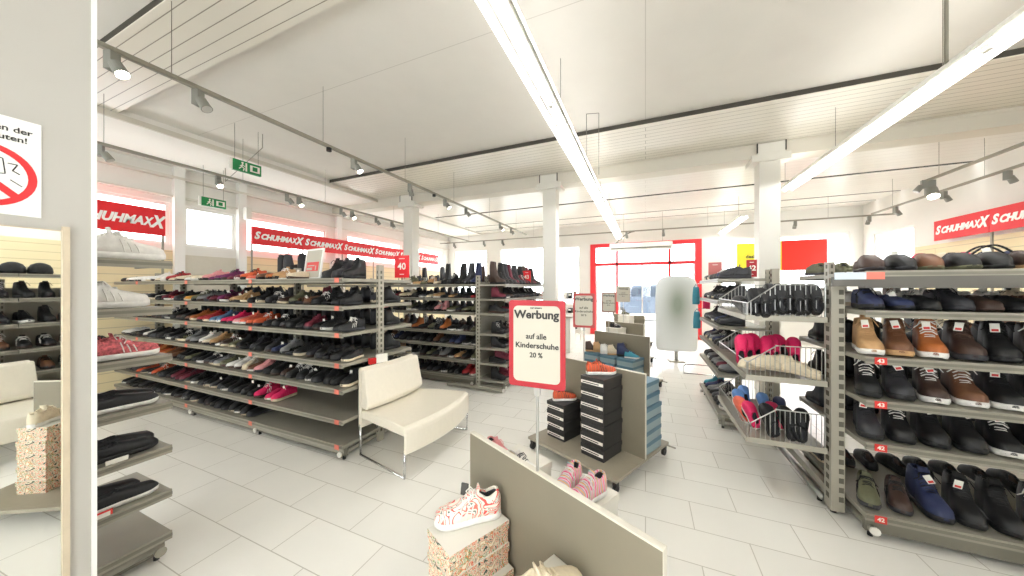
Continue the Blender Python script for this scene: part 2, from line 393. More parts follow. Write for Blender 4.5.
def upper_rings(sp):
    L, so = sp['L'], sp['sole']; t0, t1 = sp['op']
    st = sorted(set([0, .02, .05, .09, .15, .22, .3, .36, .40, .44, .48, .55, .64, .74, .84, .91, .96, .985, 1, t0, t1]))
    rings = []; inner = []
    for t in st:
        W = prof(t, WK) * .95; H = prof(t, sp['H']); isop = t0 - 1e-6 <= t <= t1 + 1e-6
        ring = []
        if isop:
            u = (t - t0) / (t1 - t0); rim = W * (.34 + .40 * max(0, math.sin(PI * u)) ** .5)
            zi = so + sp['inn'] if .01 < u < .99 else so * .7 + H * .9
            half = [(W, 0), (W * 1.03, H * .35), (W * .98, H * .7), ((W * .9 + rim) / 2 + .003, H * .97), (rim, H), (rim * .86, H * .93), (rim * .8, zi - so * .7), (rim * .4, zi - so * .7), (0, zi - so * .7)]
            half = half + [(-y, z) for y, z in half[-2::-1]]
            ring = [(t * L, -y, so * .7 + z) for y, z in half]
        else:
            for k in range(NR + 1):
                a = PI * k / NR; c, s_ = math.cos(a), math.sin(a)
                ring.append((t * L, -W * math.copysign(abs(c) ** .62, c), so * .7 + H * max(0, s_) ** .62))
        rings.append(ring); inner.append(isop)
    return rings, inner
SHOE = {}
def shoe_meshes(kind):
    if kind in SHOE: return SHOE[kind]
    sp = SPECS[kind]; L, so = sp['L'], sp['sole']
    off = -L / 2
    soleb = MB()
    o1 = outline(L, 1.0)
    if kind == 'sandal' or kind != 'flat':
        bot = [(x + off, y, .006 + .012 * max(0, (x / L - .8) / .2) ** 2) for x, y in outline(L, .95)]
        mid = [(x + off + (0 if x > L * .03 else -.002), y * 1.02, so * .5 + .012 * max(0, (x / L - .8) / .2) ** 2) for x, y in o1]
        top = [(x + off, y, so + .006 * max(0, (x / L - .8) / .2) ** 2) for x, y in o1]
        base = [(x + off, y, 0 + .012 * max(0, (x / L - .8) / .2) ** 2) for x, y in outline(L, .88)]
        soleb.loft([base, bot, mid, top])
    else:
        soleb.prism([(x + off, y) for x, y in o1], 0, so)
    upb = MB()
    if kind == 'sandal':
        for t, hh in ((.2, .05), (.5, .055), (.72, .045)):
            ring = []
            ww = prof(t, WK)
            pts = [(t * L + off, -ww * math.cos(PI * k / 8), so - .004 + hh * math.sin(PI * k / 8) ** .8) for k in range(9)]
            r2 = [[(x - .014, y, z), (x + .014, y, z), (x + .014, y * .93, z - .004), (x - .014, y * .93, z - .004)] for x, y, z in pts]
            upb.loft(r2)
        upb.box(.02 + off, .035 + off, -.03, .03, so, so + .05)
    else:
        rings, inner = upper_rings(sp)
        rings = [[(x + off, y, z) for x, y, z in r] for r in rings]
        upb.loft(rings, mf=lambda j, i: 1 if (inner[j] and inner[j + 1] and 4 < i < NR - 5) else 0)
    if kind != 'sandal':   # padded collar round the opening
        t0, t1 = sp['op']; rim_pts = []
        for sg_ in (1, -1):
            for q in range(9):
                u = q / 8 if sg_ == 1 else 1 - q / 8
                t = t0 + (t1 - t0) * u; W = prof(t, WK) * .95
                rim_pts.append((t * L + off, sg_ * W * (.36 + .42 * max(0, math.sin(PI * u)) ** .5), so * .7 + prof(t, sp['H'])))
        rim_pts.append(rim_pts[0])
        upb.path(rim_pts, {'boot': .006, 'sneaker': .006, 'slipper': .008, 'tall_boot': .005}.get(kind, .003), 5)
    if kind in ('sneaker', 'boot'):
        tt = .37; zt = so * .7 + prof(tt, sp['H'])
        upb.loft([[(tt * L + off - dx, y, zt - .02 + dz) for (y, dx, dz) in ((-.022, .0, .0), (-.018, .012, .046), (.018, .012, .046), (.022, .0, .0))],
                  [(tt * L + off - dx + .006, y, zt - .02 + dz) for (y, dx, dz) in ((-.022, .0, .0), (-.018, .012, .046), (.018, .012, .046), (.022, .0, .0))]], 0)
    lace = MB()
    if kind in ('sneaker', 'boot'):
        for q in range(6):
            t = (.40 if kind == 'sneaker' else .41) + q * (.038 if kind == 'sneaker' else .035); H = prof(t, sp['H']) + so * .7
            x = t * L + off; sg_ = 1 if q % 2 else -1
            lace.path([(x, -.027, H - .012), (x + .004 * sg_, -.012, H + .002), (x, .012, H + .003), (x + .004 * sg_, .027, H - .012)], .0030, 4)
        x = .41 * L + off; H = prof(.41, sp['H']) + so * .7
        for sg_ in (1, -1): lace.path([(x, 0, H + .004), (x + .012, .026 * sg_, H + .006), (x + .03, .034 * sg_, H - .016), (x + .018, .046 * sg_, H - .035)], .0026, 4)
        # side stripes and heel patch
        for t in ((.46, .54, .62) if kind == 'sneaker' else ()):
            for sg_ in (1, -1):
                W = prof(t, WK) * .97; z0_ = so + .004; z1_ = so + prof(t, sp['H']) * .62
                lace.path([(t * L + off + .006, sg_ * W * 1.0, z0_), (t * L + off, sg_ * W * 1.02, (z0_ + z1_) / 2), (t * L + off - .008, sg_ * W * .93, z1_)], .0028, 4)
    sm, um = soleb.mesh('sole', True), upb.mesh('upper', True)
    for m_ in (sm,): m_.materials.append(None)
    um.materials.append(None); um.materials.append(None)
    lm = None
    if lace.v: lm = lace.mesh('laces'); lm.materials.append(None)
    # joined version for shoes too small to show parts
    j = MB(); j.v = list(soleb.v); j.f = list(soleb.f); j.m = [0] * len(soleb.f)
    b = len(j.v); j.v += upb.v; j.f += [tuple(i + b for i in f) for f in upb.f]; j.m += [m_ + 1 for m_ in upb.m]
    if lace.v:
        b = len(j.v); j.v += lace.v; j.f += [tuple(i + b for i in f) for f in lace.f]; j.m += [3] * len(lace.f)
    jm = j.mesh(kind, True)
    for _ in range(4): jm.materials.append(None)
    SHOE[kind] = (sm, um, lm, jm); return SHOE[kind]
tb = MB().box(-.014, .014, -.0012, .0012, -.05, 0).box(-.010, .010, -.0016, -.0012, -.045, -.032, 1); tagmesh = tb.mesh('price_tag')
tagmesh.materials.append(None); tagmesh.materials.append(None)
COL = {'black': (25, 25, 26), 'charcoal': (50, 50, 54), 'grey': (128, 128, 128), 'white': (232, 229, 222), 'cream': (222, 208, 180), 'tan': (190, 150, 104),
       'brown': (112, 74, 50), 'dark brown': (66, 48, 40), 'rust': (176, 100, 48), 'mustard': (208, 150, 52), 'red': (172, 44, 46), 'burgundy': (110, 36, 52),
       'plum': (120, 44, 92), 'pink': (222, 150, 150), 'hot pink': (222, 36, 96), 'orange': (208, 90, 50), 'navy': (42, 50, 84), 'blue': (86, 118, 152), 'sky blue': (104, 150, 214),
       'olive': (104, 104, 78), 'teal': (60, 140, 158), 'rose': (190, 120, 116), 'coral': (232, 110, 84)}
def cm(c):
    if c == 'pastel': return MATS.get('pastel') or stripes_mat('pastel', [(236, 90, 140), (240, 225, 225), (230, 120, 160), (150, 205, 205), (240, 170, 110)], 9)
    if c == 'floral': return floral
    if c == 'scribbled': return scribble_mat()
    if c == 'orange and brown': return MATS.get('tiger') or stripes_mat('tiger', [(236, 84, 40), (96, 56, 40), (240, 110, 60), (120, 80, 56), (236, 84, 40)], 7)
    if c == 'pink speckled': return MATS.get('speck') or mat('speck', (196, 96, 100), .7, var=.55, scale=70, bump=.3)
    return mat('upper ' + c, COL[c], .55 if c in ('black', 'charcoal', 'brown', 'rust', 'dark brown') else .65, var=.08, scale=40, bump=.12)
cm('floral')
NAME = {'sneaker': 'sneaker', 'slipon': 'slip_on_shoe', 'flat': 'ballet_flat', 'boot': 'ankle_boot', 'tall_boot': 'tall_boot', 'slipper': 'slipper', 'sandal': 'sandal'}
WORD = {k: v.replace('_', ' ') for k, v in NAME.items()}; WORD['slipon'] = 'slip-on shoe'
CATW = {'sneaker': 'sneaker', 'slipon': 'shoe', 'flat': 'shoe', 'boot': 'boot', 'tall_boot': 'boot', 'slipper': 'slipper', 'sandal': 'sandal'}
def shoe(kind, loc, yaw, col, label, group, sole='auto', detail=False, tagc=None, scale=1.0, inner='charcoal', lace='auto', rx=0, ry=0):
    sm, um, lm, jm = shoe_meshes(kind)
    if sole == 'auto': sole = 'black' if kind in ('boot', 'tall_boot') else random.choice(['white', 'black', 'charcoal', 'black', 'dark brown', 'cream'])
    if lace == 'auto': lace = col if random.random() < .5 else random.choice(['white', 'black'])
    ms = cm(sole); mu = cm(col); mi_ = cm(inner); ml = cm(lace)
    if not detail:
        o = inst(NAME[kind], jm, (ms, mu, mi_, ml), None, loc, (rx, ry, yaw)); o.scale = (scale, scale * (1.14 if kind == 'boot' else 1.0), scale)
        return tag(o, label, CATW[kind], group)
    r = thing(NAME[kind], label, CATW[kind], loc, yaw, group); r.rotation_euler = (rx, ry, yaw); r.scale = (scale, scale * (1.14 if kind == 'boot' else 1.0), scale)
    inst('sole', sm, (ms,), r); inst('upper', um, (mu, mi_), r)
    if lm: inst('laces', lm, (ml,), r)
    if tagc:
        L = SPECS[kind]['L']; H = prof(.42, SPECS[kind]['H']) if SPECS[kind]['H'] else .05
        inst('price_tag', tagmesh, (paper, redtag), r, (L * .02, -.01, H + .035), (R(random.uniform(-12, 12)), R(random.uniform(-40, 10)), PI / 2))
    return r

# ------------------------------------------------------------------ gondola racks
TIERS = ['bottom', 'sixth', 'fifth', 'fourth', 'third', 'second', 'top']
def shelf_mesh(L, d, sgn, th=.035):
    """tray from y=0 (centre) to y=-d*sgn"""
    mb = MB(); y0, y1 = sorted((0, -d * sgn)); f = -d * sgn
    mb.box(0, L, y0, y1, -.012, 0)
    a, b = sorted((f, f - .012 * sgn)); mb.box(0, L, a, b, -th - .006, .004)
    a, b = sorted((f - .012 * sgn, f - .016 * sgn)); mb.box(0, L, a, b, -th * .72, -th * .25, 1)
    for x in (0, L - .01): mb.box(x, x + .01, y0 + .0, y1, -.03, -.012)
    n = int(L / .12)
    return mb
def upright_mesh(H, wx=.035, wy=.07):
    mb = MB().box(-wx / 2, wx / 2, -wy / 2, wy / 2, 0, H)
    z = .1
    while z < H - .04:
        for xs in (-1, 1):
            a, b = sorted((xs * wx / 2, xs * (wx / 2 + .0008))); mb.box(a, b, -.012, .012, z, z + .03, 1)
        mb.box(-.007, .007, -wy / 2 - .0008, -wy / 2, z, z + .03, 1); z += .055
    return mb
def gondola(name, label, loc, rz, bays, tiers, d=.45, H=1.83, sides=(1, -1), tags=None, gap=0.0, ups=None, group=None, backp=False, tagtext=None, tube=False, skipend=False):
    r = thing(name, label, 'rack', loc, rz, group)
    L = sum(bays); xs = [0]
    for b in bays: xs.append(xs[-1] + b)
    for i, x in enumerate(xs):
        xx = min(max(x, .02), L - .02)
        if skipend and i == len(xs) - 1: xx = L - .62
        upright_mesh(H).build('upright', [upright_m, slot_m], r, (xx, 0, 0))
    for s in sides:
        for i, b in enumerate(bays):
            for k, z in enumerate(tiers):
                dd = d
                shelf_mesh(b - .006, dd, s).build('shelf', [metal, metal_d], r, (xs[i] + .003, 0, z))
        # base feet
        for i, x in enumerate(xs):
            xx = min(max(x, .05), L - .05); f = -d * s
            mb = MB().tube((xx, 0, .06), (xx, f, .06), .022, 10); mb.tube((xx, f, .06), (xx, f - .012 * s, .06), .026, 12, 1)
            mb.tube((xx, f * .9, .0), (xx, f * .9, .04), .014, 8, 2)
            mb.build('foot', [metal, metal if skipend else capw, blackp], r, smooth=False)
        if 1:
            f = -d * s; a, b = sorted((f + .03 * s, f + .06 * s))
            MB().box(.02, L - .02, a, b, .035, tiers[0] - .02).build('kick_rail', metal_d, r)
            if tube: MB().tube((.01, f + .022 * s, .085), (L - .03, f + .022 * s, .085), .024, 12).build('front_tube', metal, r, smooth=True)
    if backp: MB().box(.02, L - .02, -.004, .004, .1, H - .1).build('back_panel', metal, r)
    # red size tags on the shelf edges
    for (x, k, s) in (tags or []):
        f = -d * s - .0165 * s
        a, b = sorted((f, f - .003 * s))
        t_ = MB().box(x - .028, x + .028, a, b, tiers[k] - .040, tiers[k] + .004).build('size_tag', redtag if tagtext else salmon, r)
        if tagtext:
            text(tagtext[k] if isinstance(tagtext, dict) else tagtext, .034, paper, t_, (x, f - .0035 * s, tiers[k] - .018), (s, 0, 0), bold=.0008)
    return r
def loc2w(r, x, y, z):
    c, s_ = math.cos(r.rotation_euler.z), math.sin(r.rotation_euler.z)
    return (r.location.x + c * x - s_ * y, r.location.y + s_ * x + c * y, z)
def ordn(n): return {1: 'first', 2: 'second', 3: 'third'}.get(n, '%d%s' % (n, 'th' if 10 <= n % 100 <= 20 else {1: 'st', 2: 'nd', 3: 'rd'}.get(n % 10, 'th')))
def row(r, z, items, x0, pitch, side, end, tier, where, group, d=.45, detail=False, yawj=12, flip=False, inset=.02, yaw0=0, scale=1.0, bootmax=.86):
    """items: list of (kind, colour[, sole, tag]) or None; x0 local start"""
    k = 0
    n = len(items)
    sc0 = scale
    for i, it in enumerate(items):
        if it is None: continue
        kind, col = it[0], it[1]; scale = min(sc0, bootmax) if kind == 'boot' else sc0; sole = it[2] if len(it) > 2 and it[2] else 'auto'; tg = it[3] if len(it) > 3 else None
        L = SPECS[kind]['L'] * scale
        if tg is None and detail and random.random() < .3: tg = 1
        y = -(d - L / 2 - inset - .01 * random.random()) * side
        x = x0 + i * pitch
        yaw = (-PI / 2 if side == 1 else PI / 2) + R(yaw0 + random.uniform(-yawj, yawj)) + r.rotation_euler.z
        k = (n - i) if flip else i + 1
        lab = '%s %s, %s from %s on %s shelf of %s' % (col, WORD[kind], ordn(k), end, tier, where)
        inn = 'charcoal' if col != 'black' else 'dark brown'
        shoe(kind, loc2w(r, x, y, z + .004), yaw, col, lab, group, sole, detail, tg, scale, inner=inn)

TA = [.15, .38, .66, .90, 1.18, 1.43, 1.69]
LA = 1.34 * 3
LB4 = .82
rackA = gondola('shoe_rack', 'long double-sided grey shoe rack behind the cream bench', (-2.55 - LA - LB4, 2.52, 0), 0, [LB4, 1.34, 1.34, 1.34], TA, .45, 1.84,
                tags=[(x, k, 1) for x in (LB4 - .06, LB4 + 1.28, LB4 + 2.62, LB4 + 3.95) for k in (0, 1, 2, 3, 4, 5, 6)], tube=True)
def c3(s): return s.split(',')
def items(kinds, cols, soles=None):
    out = []
    for i, c in enumerate(cols):
        if c in ('', '-'): out.append(None); continue
        kd = kinds[i % len(kinds)]; out.append((kd, c, soles[i % len(soles)] if soles else None))
    return out
G = 'shoes on the long left rack'
# each list runs left to right over the three bays (10 places a bay)
A_rows = {
 6: (['slipon', 'sneaker', 'flat'], 'white,white,cream,white,red,cream,cream,-,white,cream,cream,pink,plum,plum,plum,burgundy,burgundy,orange,coral,brown,rust,tan,tan,cream,-,-,-,-,-,-'),
 5: (['sneaker', 'sandal', 'slipon'], 'black,white,black,burgundy,red,red,black,charcoal,mustard,olive,grey,burgundy,burgundy,plum,burgundy,tan,tan,tan,black,black,charcoal,black,dark brown,olive,brown,brown,black,black,black,black'),
 4: (['slipon', 'sneaker'], 'tan,black,black,charcoal,black,black,dark brown,black,brown,rust,red,red,blue,blue,hot pink,hot pink,pink,coral,orange,orange,black,black,charcoal,black,black,burgundy,black,black,black,black'),
 3: (['sneaker', 'slipon', 'sneaker', 'sandal'], 'black,charcoal,black,grey,black,charcoal,black,olive,grey,grey,white,cream,tan,brown,dark brown,olive,black,black,charcoal,black,charcoal,navy,grey,black,black,charcoal,black,charcoal,black,black'),
 2: (['sneaker', 'sneaker', 'slipon'], 'orange,rust,orange,rust,brown,brown,black,black,olive,black,black,charcoal,charcoal,grey,olive,white,white,cream,brown,pink,black,black,dark brown,black,black,black,black,black,black,black'),
 1: (['slipon', 'sneaker'], 'black,orange,black,black,black,burgundy,burgundy,burgundy,black,black,black,black,charcoal,black,black,black,black,black,black,hot pink,hot pink,hot pink,-,-,-,-,-,-,-,-'),
 0: (['slipon', 'slipper'], 'black,black,black,black,black,black,black,charcoal,black,black,black,black,black,black,black,black,black,black,black,-,-,-,-,-,-,-,-,-,-,-'),
}
bayn = ['left bay', 'middle bay', 'right bay']
for k, (kd, cs) in A_rows.items():
    cs = c3(cs)
    assert len(cs) == 30, (k, len(cs))
    for b in range(3):
        row(rackA, TA[k], items(kd, cs[b * 10:b * 10 + 10]), LB4 + b * 1.34 + .085, .130, 1, 'left', TIERS[k], 'rack\'s ' + bayn[b], G, detail=(b >= 1), yawj=14, yaw0=12)
for k in range(7):
    pl_ = {6: ['white', 'cream', 'white', 'black', 'rose'], 5: ['charcoal', 'black', 'red', 'white'], 4: ['tan', 'orange', 'black', 'charcoal'], 3: ['black', 'white', 'black'], 2: ['orange', 'tan', 'rust'], 1: ['rust', 'orange', 'black', 'charcoal'], 0: ['black', 'charcoal']}[k]
    row(rackA, TA[k], [(random.choice(['slipon', 'flat', 'slipon']), random.choice(pl_)) for _ in range(6)], .085, .130, 1, 'left', TIERS[k], "rack's far left bay", G, yawj=14, yaw0=12)
# shoes on the far side of rack A, seen through it and past its end
for k in range(0, 7):
    kd = ['boot'] if k in (1, 2, 3, 4) else ['boot', 'sneaker']
    if k == 6: continue
    its = [('tall_boot' if (k == 3 and i > 26) else random.choice(kd), random.choice(['black', 'black', 'charcoal', 'black', 'burgundy' if k == 5 else 'black'])) for i in range(6, 30)]
    for i in range(len(its)):
        if its[i][0] == 'tall_boot': its[i] = ('boot', 'black')
    row(rackA, TA[k], its, LB4 + .12, .163, -1, 'left', TIERS[k], "left rack's far side", 'shoes on the far side of the long left rack', yawj=8)
# boots standing on rack A's top
for (x, kd, c, lab) in ((2.22, 'tall_boot', 'black', 'black tall boot standing on the left rack under the red banner'),
                        (2.34, 'tall_boot', 'charcoal', 'charcoal tall boot in the middle of the boots under the red banner'),
                        (2.47, 'boot', 'black', 'black ankle boot between the tall boots under the red banner'),
                        (2.62, 'tall_boot', 'black', 'black tall boot left of the white framed notice on the left rack'),
                        (2.78, 'boot', 'charcoal', 'charcoal ankle boot nearest left of the white framed notice'),
                        (3.54, 'boot', 'black', 'black ankle boot just right of the white framed notice'),
                        (3.68, 'boot', 'charcoal', 'charcoal ankle boot second right of the white framed notice'),
                        (3.83, 'boot', 'black', 'black ankle boot at the right end on top of the left rack')):
    shoe(kd, loc2w(rackA, x + LB4, -.17 if x > 3 else .2, 1.694), R(-80 if x > 3 else 60), c, lab, 'boots on top of the left rack', 'black', True)

# near rack behind the pillar, facing the bench
TN = [.153, .40, .663, .924, 1.205, 1.486, 1.755]
rackN = gondola('shoe_rack', 'grey shoe rack close by behind the mirror pillar, lowest shelf empty', (-3.06, -.55, 0), R(90), [1.5], TN, .45, 1.80, sides=(1,), tube=True, skipend=True)
GN = 'shoes on the rack behind the mirror pillar'
nr = [(6, 'sneaker', 'white', 'white', 1.18), (5, 'sneaker', 'white', 'white', 1.14), (4, 'sneaker', 'pink speckled', 'white', 1.0), (3, 'slipon', 'black', 'white', 1.0), (2, 'slipon', 'black', 'black', .98), (1, 'slipon', 'black', 'white', 1.0)]
def side_shoe(k, kd, c, so, sc_, x, y, lab, dz=0, yaw=90, tg=None):
    shoe(kd, loc2w(rackN, x, y, TN[k] + .005 + dz), R(yaw), c, lab, GN, so, True, tg, sc_)
for k, kd, c, so, sc_ in nr:
    t_ = TIERS[k]
    side_shoe(k, kd, c, so, sc_, 1.33 if k != 5 else 1.27, -.37, '%s %s with %s sole at the end of the pillar rack\'s %s shelf' % (c, WORD[kd], so, t_))
    if k < 6:
        side_shoe(k, kd, 'black' if k in (3, 2, 1) else ('grey' if k == 5 else 'pink speckled'), so, sc_ * .97, 1.36 if k in (2, 3) else 1.3, -.24, '%s behind the front one at the end of the pillar rack\'s %s shelf' % (WORD[kd], t_))
    side_shoe(k, kd, c, so, sc_, .98, -.38, '%s %s second from the end on the pillar rack\'s %s shelf' % (c, WORD[kd], t_))
pt = MB().box(-.002, .002, -.04, .04, 0, .045).build('price_card', paper); pt.location = (-2.6055, .735, .645); pt.rotation_euler = (0, R(4), 0); tag(pt, 'white price card with red text on the pillar rack below the black slip-ons', 'card')
rt = MB().box(-.002, .002, -.035, .035, 0, .05).build('price_card', redtag); rt.location = (-2.6055, .685, .385); rt.rotation_euler = (0, R(4), 0); tag(rt, 'red price card on the second lowest shelf of the pillar rack', 'card')
MB().box(.0025, .004, -.026, .026, .008, .042).build('card_face', paper, rt)

# rack C (beyond the bench) and rack B (its end gondola)
TC = [.16, .42, .66, .88, 1.2, 1.43, 1.66]
LC = 1.34 * 3
rackC = gondola('shoe_rack', 'grey shoe rack behind the bench, facing the camera, full of shoes', (-2.53 - LC, 4.9, 0), 0, [1.34] * 3, TC, .45, 1.80, sides=(1, -1), tags=None)
GC = 'shoes on the rack behind the bench'
pal = {6: ['cream', 'tan', 'cream', 'tan', 'olive', 'pink'], 5: ['black', 'charcoal', 'burgundy', 'black', 'tan', 'cream', 'black', 'red'], 4: ['black', 'charcoal', 'black', 'black', 'pink', 'olive'],
       3: ['black', 'black', 'charcoal', 'rust', 'brown', 'olive', 'tan'], 2: ['black', 'navy', 'black', 'brown', 'black', 'charcoal'], 1: ['black', 'charcoal', 'grey', 'black', 'tan', 'olive'], 0: ['black', 'charcoal', 'navy', 'black', 'black', 'burgundy']}
for k in range(7):
    its = []
    for i in range(13, 27):
        c = random.choice(pal[k]); kd = random.choice(['flat', 'slipon', 'sneaker']) if k >= 5 else random.choice(['boot', 'sneaker', 'slipon', 'boot']) if k in (4, 3, 2) else random.choice(['slipon', 'sneaker'])
        its.append((kd, c))
    if k == 0: its[-2] = ('sneaker', 'red'); its[-1] = ('sneaker', 'red')
    if k == 6: its = its[:9] + [('tall_boot', 'black'), ('boot', 'black'), ('tall_boot', 'black'), ('tall_boot', 'charcoal'), ('tall_boot', 'navy')]
    row(rackC, TC[k], its, 13 * .148 + .1, .148, 1, 'right', TIERS[k], 'the rack behind bench', GC, yawj=16, flip=True, scale=1.08)
    row(rackC, TC[k], [(('tall_boot' if i % 3 == 0 else 'boot') if k == 6 else random.choice(['boot', 'boot', 'sneaker']), random.choice(['black', 'black', 'charcoal', 'dark brown'])) for i in range(14)], 13 * .148 + .14, .145, -1, 'left', TIERS[k], "the bench rack's far side", 'shoes on the far side of the bench rack', yawj=10)
rackB = gondola('shoe_rack', 'end rack beside the far aisle, facing right behind the price sign', (-2.45, 4.4, 0), R(90), [1.0, 1.0], TC, .47, 1.80, sides=(1,), backp=True)
MB().tube((-.06, .52, .045), (-.06, -.47, .045), .03, 10).tube((-.06, -.47, .045), (-.06, -.485, .045), .034, 12, 1).build('foot_bar', [metal, capw], rackB)
GB = 'shoes on the end rack by the far aisle'
for k in range(7):
    its = []
    for i in range(13):
        c = random.choice(['black', 'black', 'charcoal', 'dark brown', 'burgundy', 'black']); kd = random.choice(['boot', 'slipon', 'sneaker']) if k < 6 else random.choice(['boot', 'tall_boot', 'tall_boot'])
        if k == 0 and i in (2, 3, 4): c = 'burgundy'
        its.append((kd, c))
    row(rackB, TC[k], its, .1, .15, 1, 'near end', TIERS[k], 'the far aisle rack', GB, d=.47, yawj=14, scale=1.05)

# rack D, right, facing the camera
TD = [.165, .615, .885, 1.16, 1.455, 1.705]
TDn = ['bottom', 'fifth', 'fourth', 'third', 'second', 'top']
rackD = gondola('shoe_rack', 'right-hand shoe rack facing the camera with red size tags', (1.288, 3.2, 0), 0, [1.25, 1.25], TD, .46, 1.80,
                tags=[(.07, k, 1) for k in (0, 1, 2, 3)], tagtext={0: '42', 1: '42', 2: '43', 3: '43'})
MB().box(-.16, 2.5, -.474, -.462, 1.61, 1.672).box(0, 2.5, -.47, -.40, 1.60, 1.61).build('header_rail', mat('header_grey', (98, 95, 88), .5), rackD)
MB().box(-.15, .0, -.485, -.4745, 1.655, 1.70).build('label_strip', mat('pale_blue_label', (206, 216, 226), .4), rackD)
MB().box(.0, .085, -.485, -.4745, 1.655, 1.70).build('size_tag', salmon, rackD)
GD = 'shoes on the right-hand rack'
D = {
 5: [('slipper', 'dark brown', 'charcoal'), ('slipper', 'black', 'charcoal'), ('slipper', 'brown', 'olive'), ('slipper', 'black', 'olive'), ('slipper', 'black', 'black'), ('slipper', 'dark brown', 'tan'), ('slipper', 'black', 'tan'), ('slipper', 'dark brown', 'black')],
 4: [('sneaker', 'navy', 'black'), ('slipon', 'navy', 'black'), ('slipon', 'black', 'black'), ('sneaker', 'charcoal', 'charcoal'), ('slipon', 'dark brown', 'dark brown'), ('slipon', 'black', 'black'), ('slipon', 'brown', 'dark brown'), ('slipon', 'black', 'black')],
 3: [('boot', 'tan', 'white', 1), ('boot', 'brown', 'tan', 1), ('boot', 'rust', 'white'), ('boot', 'dark brown', 'charcoal', 1), ('boot', 'black', 'black', 1), ('boot', 'dark brown', 'black'), ('boot', 'black', 'black')],
 2: [('boot', 'black', 'black'), ('boot', 'charcoal', 'black', 1), ('boot', 'dark brown', 'white', 1), ('boot', 'brown', 'white'), ('boot', 'black', 'white'), ('boot', 'black', 'black'), ('boot', 'black', 'black')],
 1: [('boot', 'charcoal', 'black', 1), ('boot', 'black', 'black'), ('boot', 'black', 'black', 1), ('boot', 'black', 'black', 1), ('boot', 'black', 'white', 1), ('boot', 'black', 'black'), ('boot', 'charcoal', 'black')],
 0: [('sneaker', 'olive', 'charcoal'), ('sneaker', 'dark brown', 'charcoal'), ('boot', 'navy', 'black'), ('boot', 'black', 'black', 1), ('boot', 'black', 'black'), ('boot', 'charcoal', 'black'), ('boot', 'black', 'black')],
}
for k, its in D.items():
    row(rackD, TD[k], its, .10, .125 if k in (4,) else .135 if k == 5 else .148, 1, 'left', TDn[k], 'the right rack', GD, d=.46, detail=True, yawj=6 if k else 12, scale=1.10 if k < 4 else 1.12, yaw0=-17 if k < 4 else -8, bootmax=1.1)
# second row behind and far side of D
for k in (0, 1, 2, 3, 4, 5):
    cc = {0: ['black', 'navy', 'black'], 4: ['white', 'cream', 'white', 'grey'], 5: ['olive', 'black', 'brown']}.get(k, ['black', 'charcoal'])
    its = [('slipper' if k in (0, 5) else 'sneaker' if k == 4 else 'boot', random.choice(cc)) for _ in range(8)]
    row(rackD, TD[k], its, .07, .15, -1, 'left', TDn[k], "right rack's far side", "shoes on the right-hand rack's far side", d=.46, yawj=8)
# accessories on top of D
pk = [(.50, 'hot pink', 'hot pink knitted hat on top of the right-hand rack, left one'), (1.02, 'olive', 'olive knitted hat behind the handbag end of the right-hand rack'),
      (.605, 'cream', 'cream knitted hat between the pink ones on the right-hand rack'), (.71, 'hot pink', 'hot pink knitted hat on top of the right-hand rack, right one'), (.91, 'navy', 'dark blue knitted hat at the right edge on top of the rack')]
for x, c, lab in pk:
    mb = MB(); rings = []
    for j, (rr, zz) in enumerate(((.050, 0), (.055, .03), (.053, .05), (.050, .055), (.046, .09), (.034, .12), (.012, .135))):
        rings.append([(math.cos(2 * PI * i / 14) * rr * (1 + .04 * (i % 2)), math.sin(2 * PI * i / 14) * rr * (1 + .04 * (i % 2)), zz) for i in range(14)])
    mb.loft(rings); o = mb.build('knitted_hat', cm(c), smooth=True); o.location = loc2w(rackD, x * 1.0, -.02, 1.71); tag(o, lab, 'hat', 'knitted hats on the right rack')
hb = thing('handbag', 'black handbag with a curved strap lying on the right-hand rack', 'bag', loc2w(rackD, .72, -.17, 1.71), R(5))
mb = MB(); rings = []
for zz, rx_, ry_ in ((0, .13, .06), (.02, .14, .07), (.07, .13, .06), (.10, .10, .035), (.108, .06, .015)):
    rings.append([(math.copysign(abs(math.cos(2 * PI * i / 20)) ** .6, math.cos(2 * PI * i / 20)) * rx_, math.copysign(abs(math.sin(2 * PI * i / 20)) ** .6, math.sin(2 * PI * i / 20)) * ry_, zz) for i in range(20)])
mb.loft(rings); mb.build('bag_body', cm('black'), hb, smooth=True)
for yy in (-.025, .025):
    MB().path([(-.11 + .22 * i / 12, yy, .09 + .07 * math.sin(PI * i / 12)) for i in range(13)], .006, 6).build('strap', cm('black'), hb, smooth=True)
MB().box(-.02, .02, -.071, -.062, .04, .06).build('clasp', chrome, hb)

# rack E, left-facing, with wire baskets at its near end (local x runs towards the camera)
TE = TD
rackE = gondola('shoe_rack', 'shoe rack along the right side of the main aisle, behind the wire baskets', (1.24, 5.52, 0), R(-90), [1.3], TE, .47, 1.80, sides=(1,), backp=False)
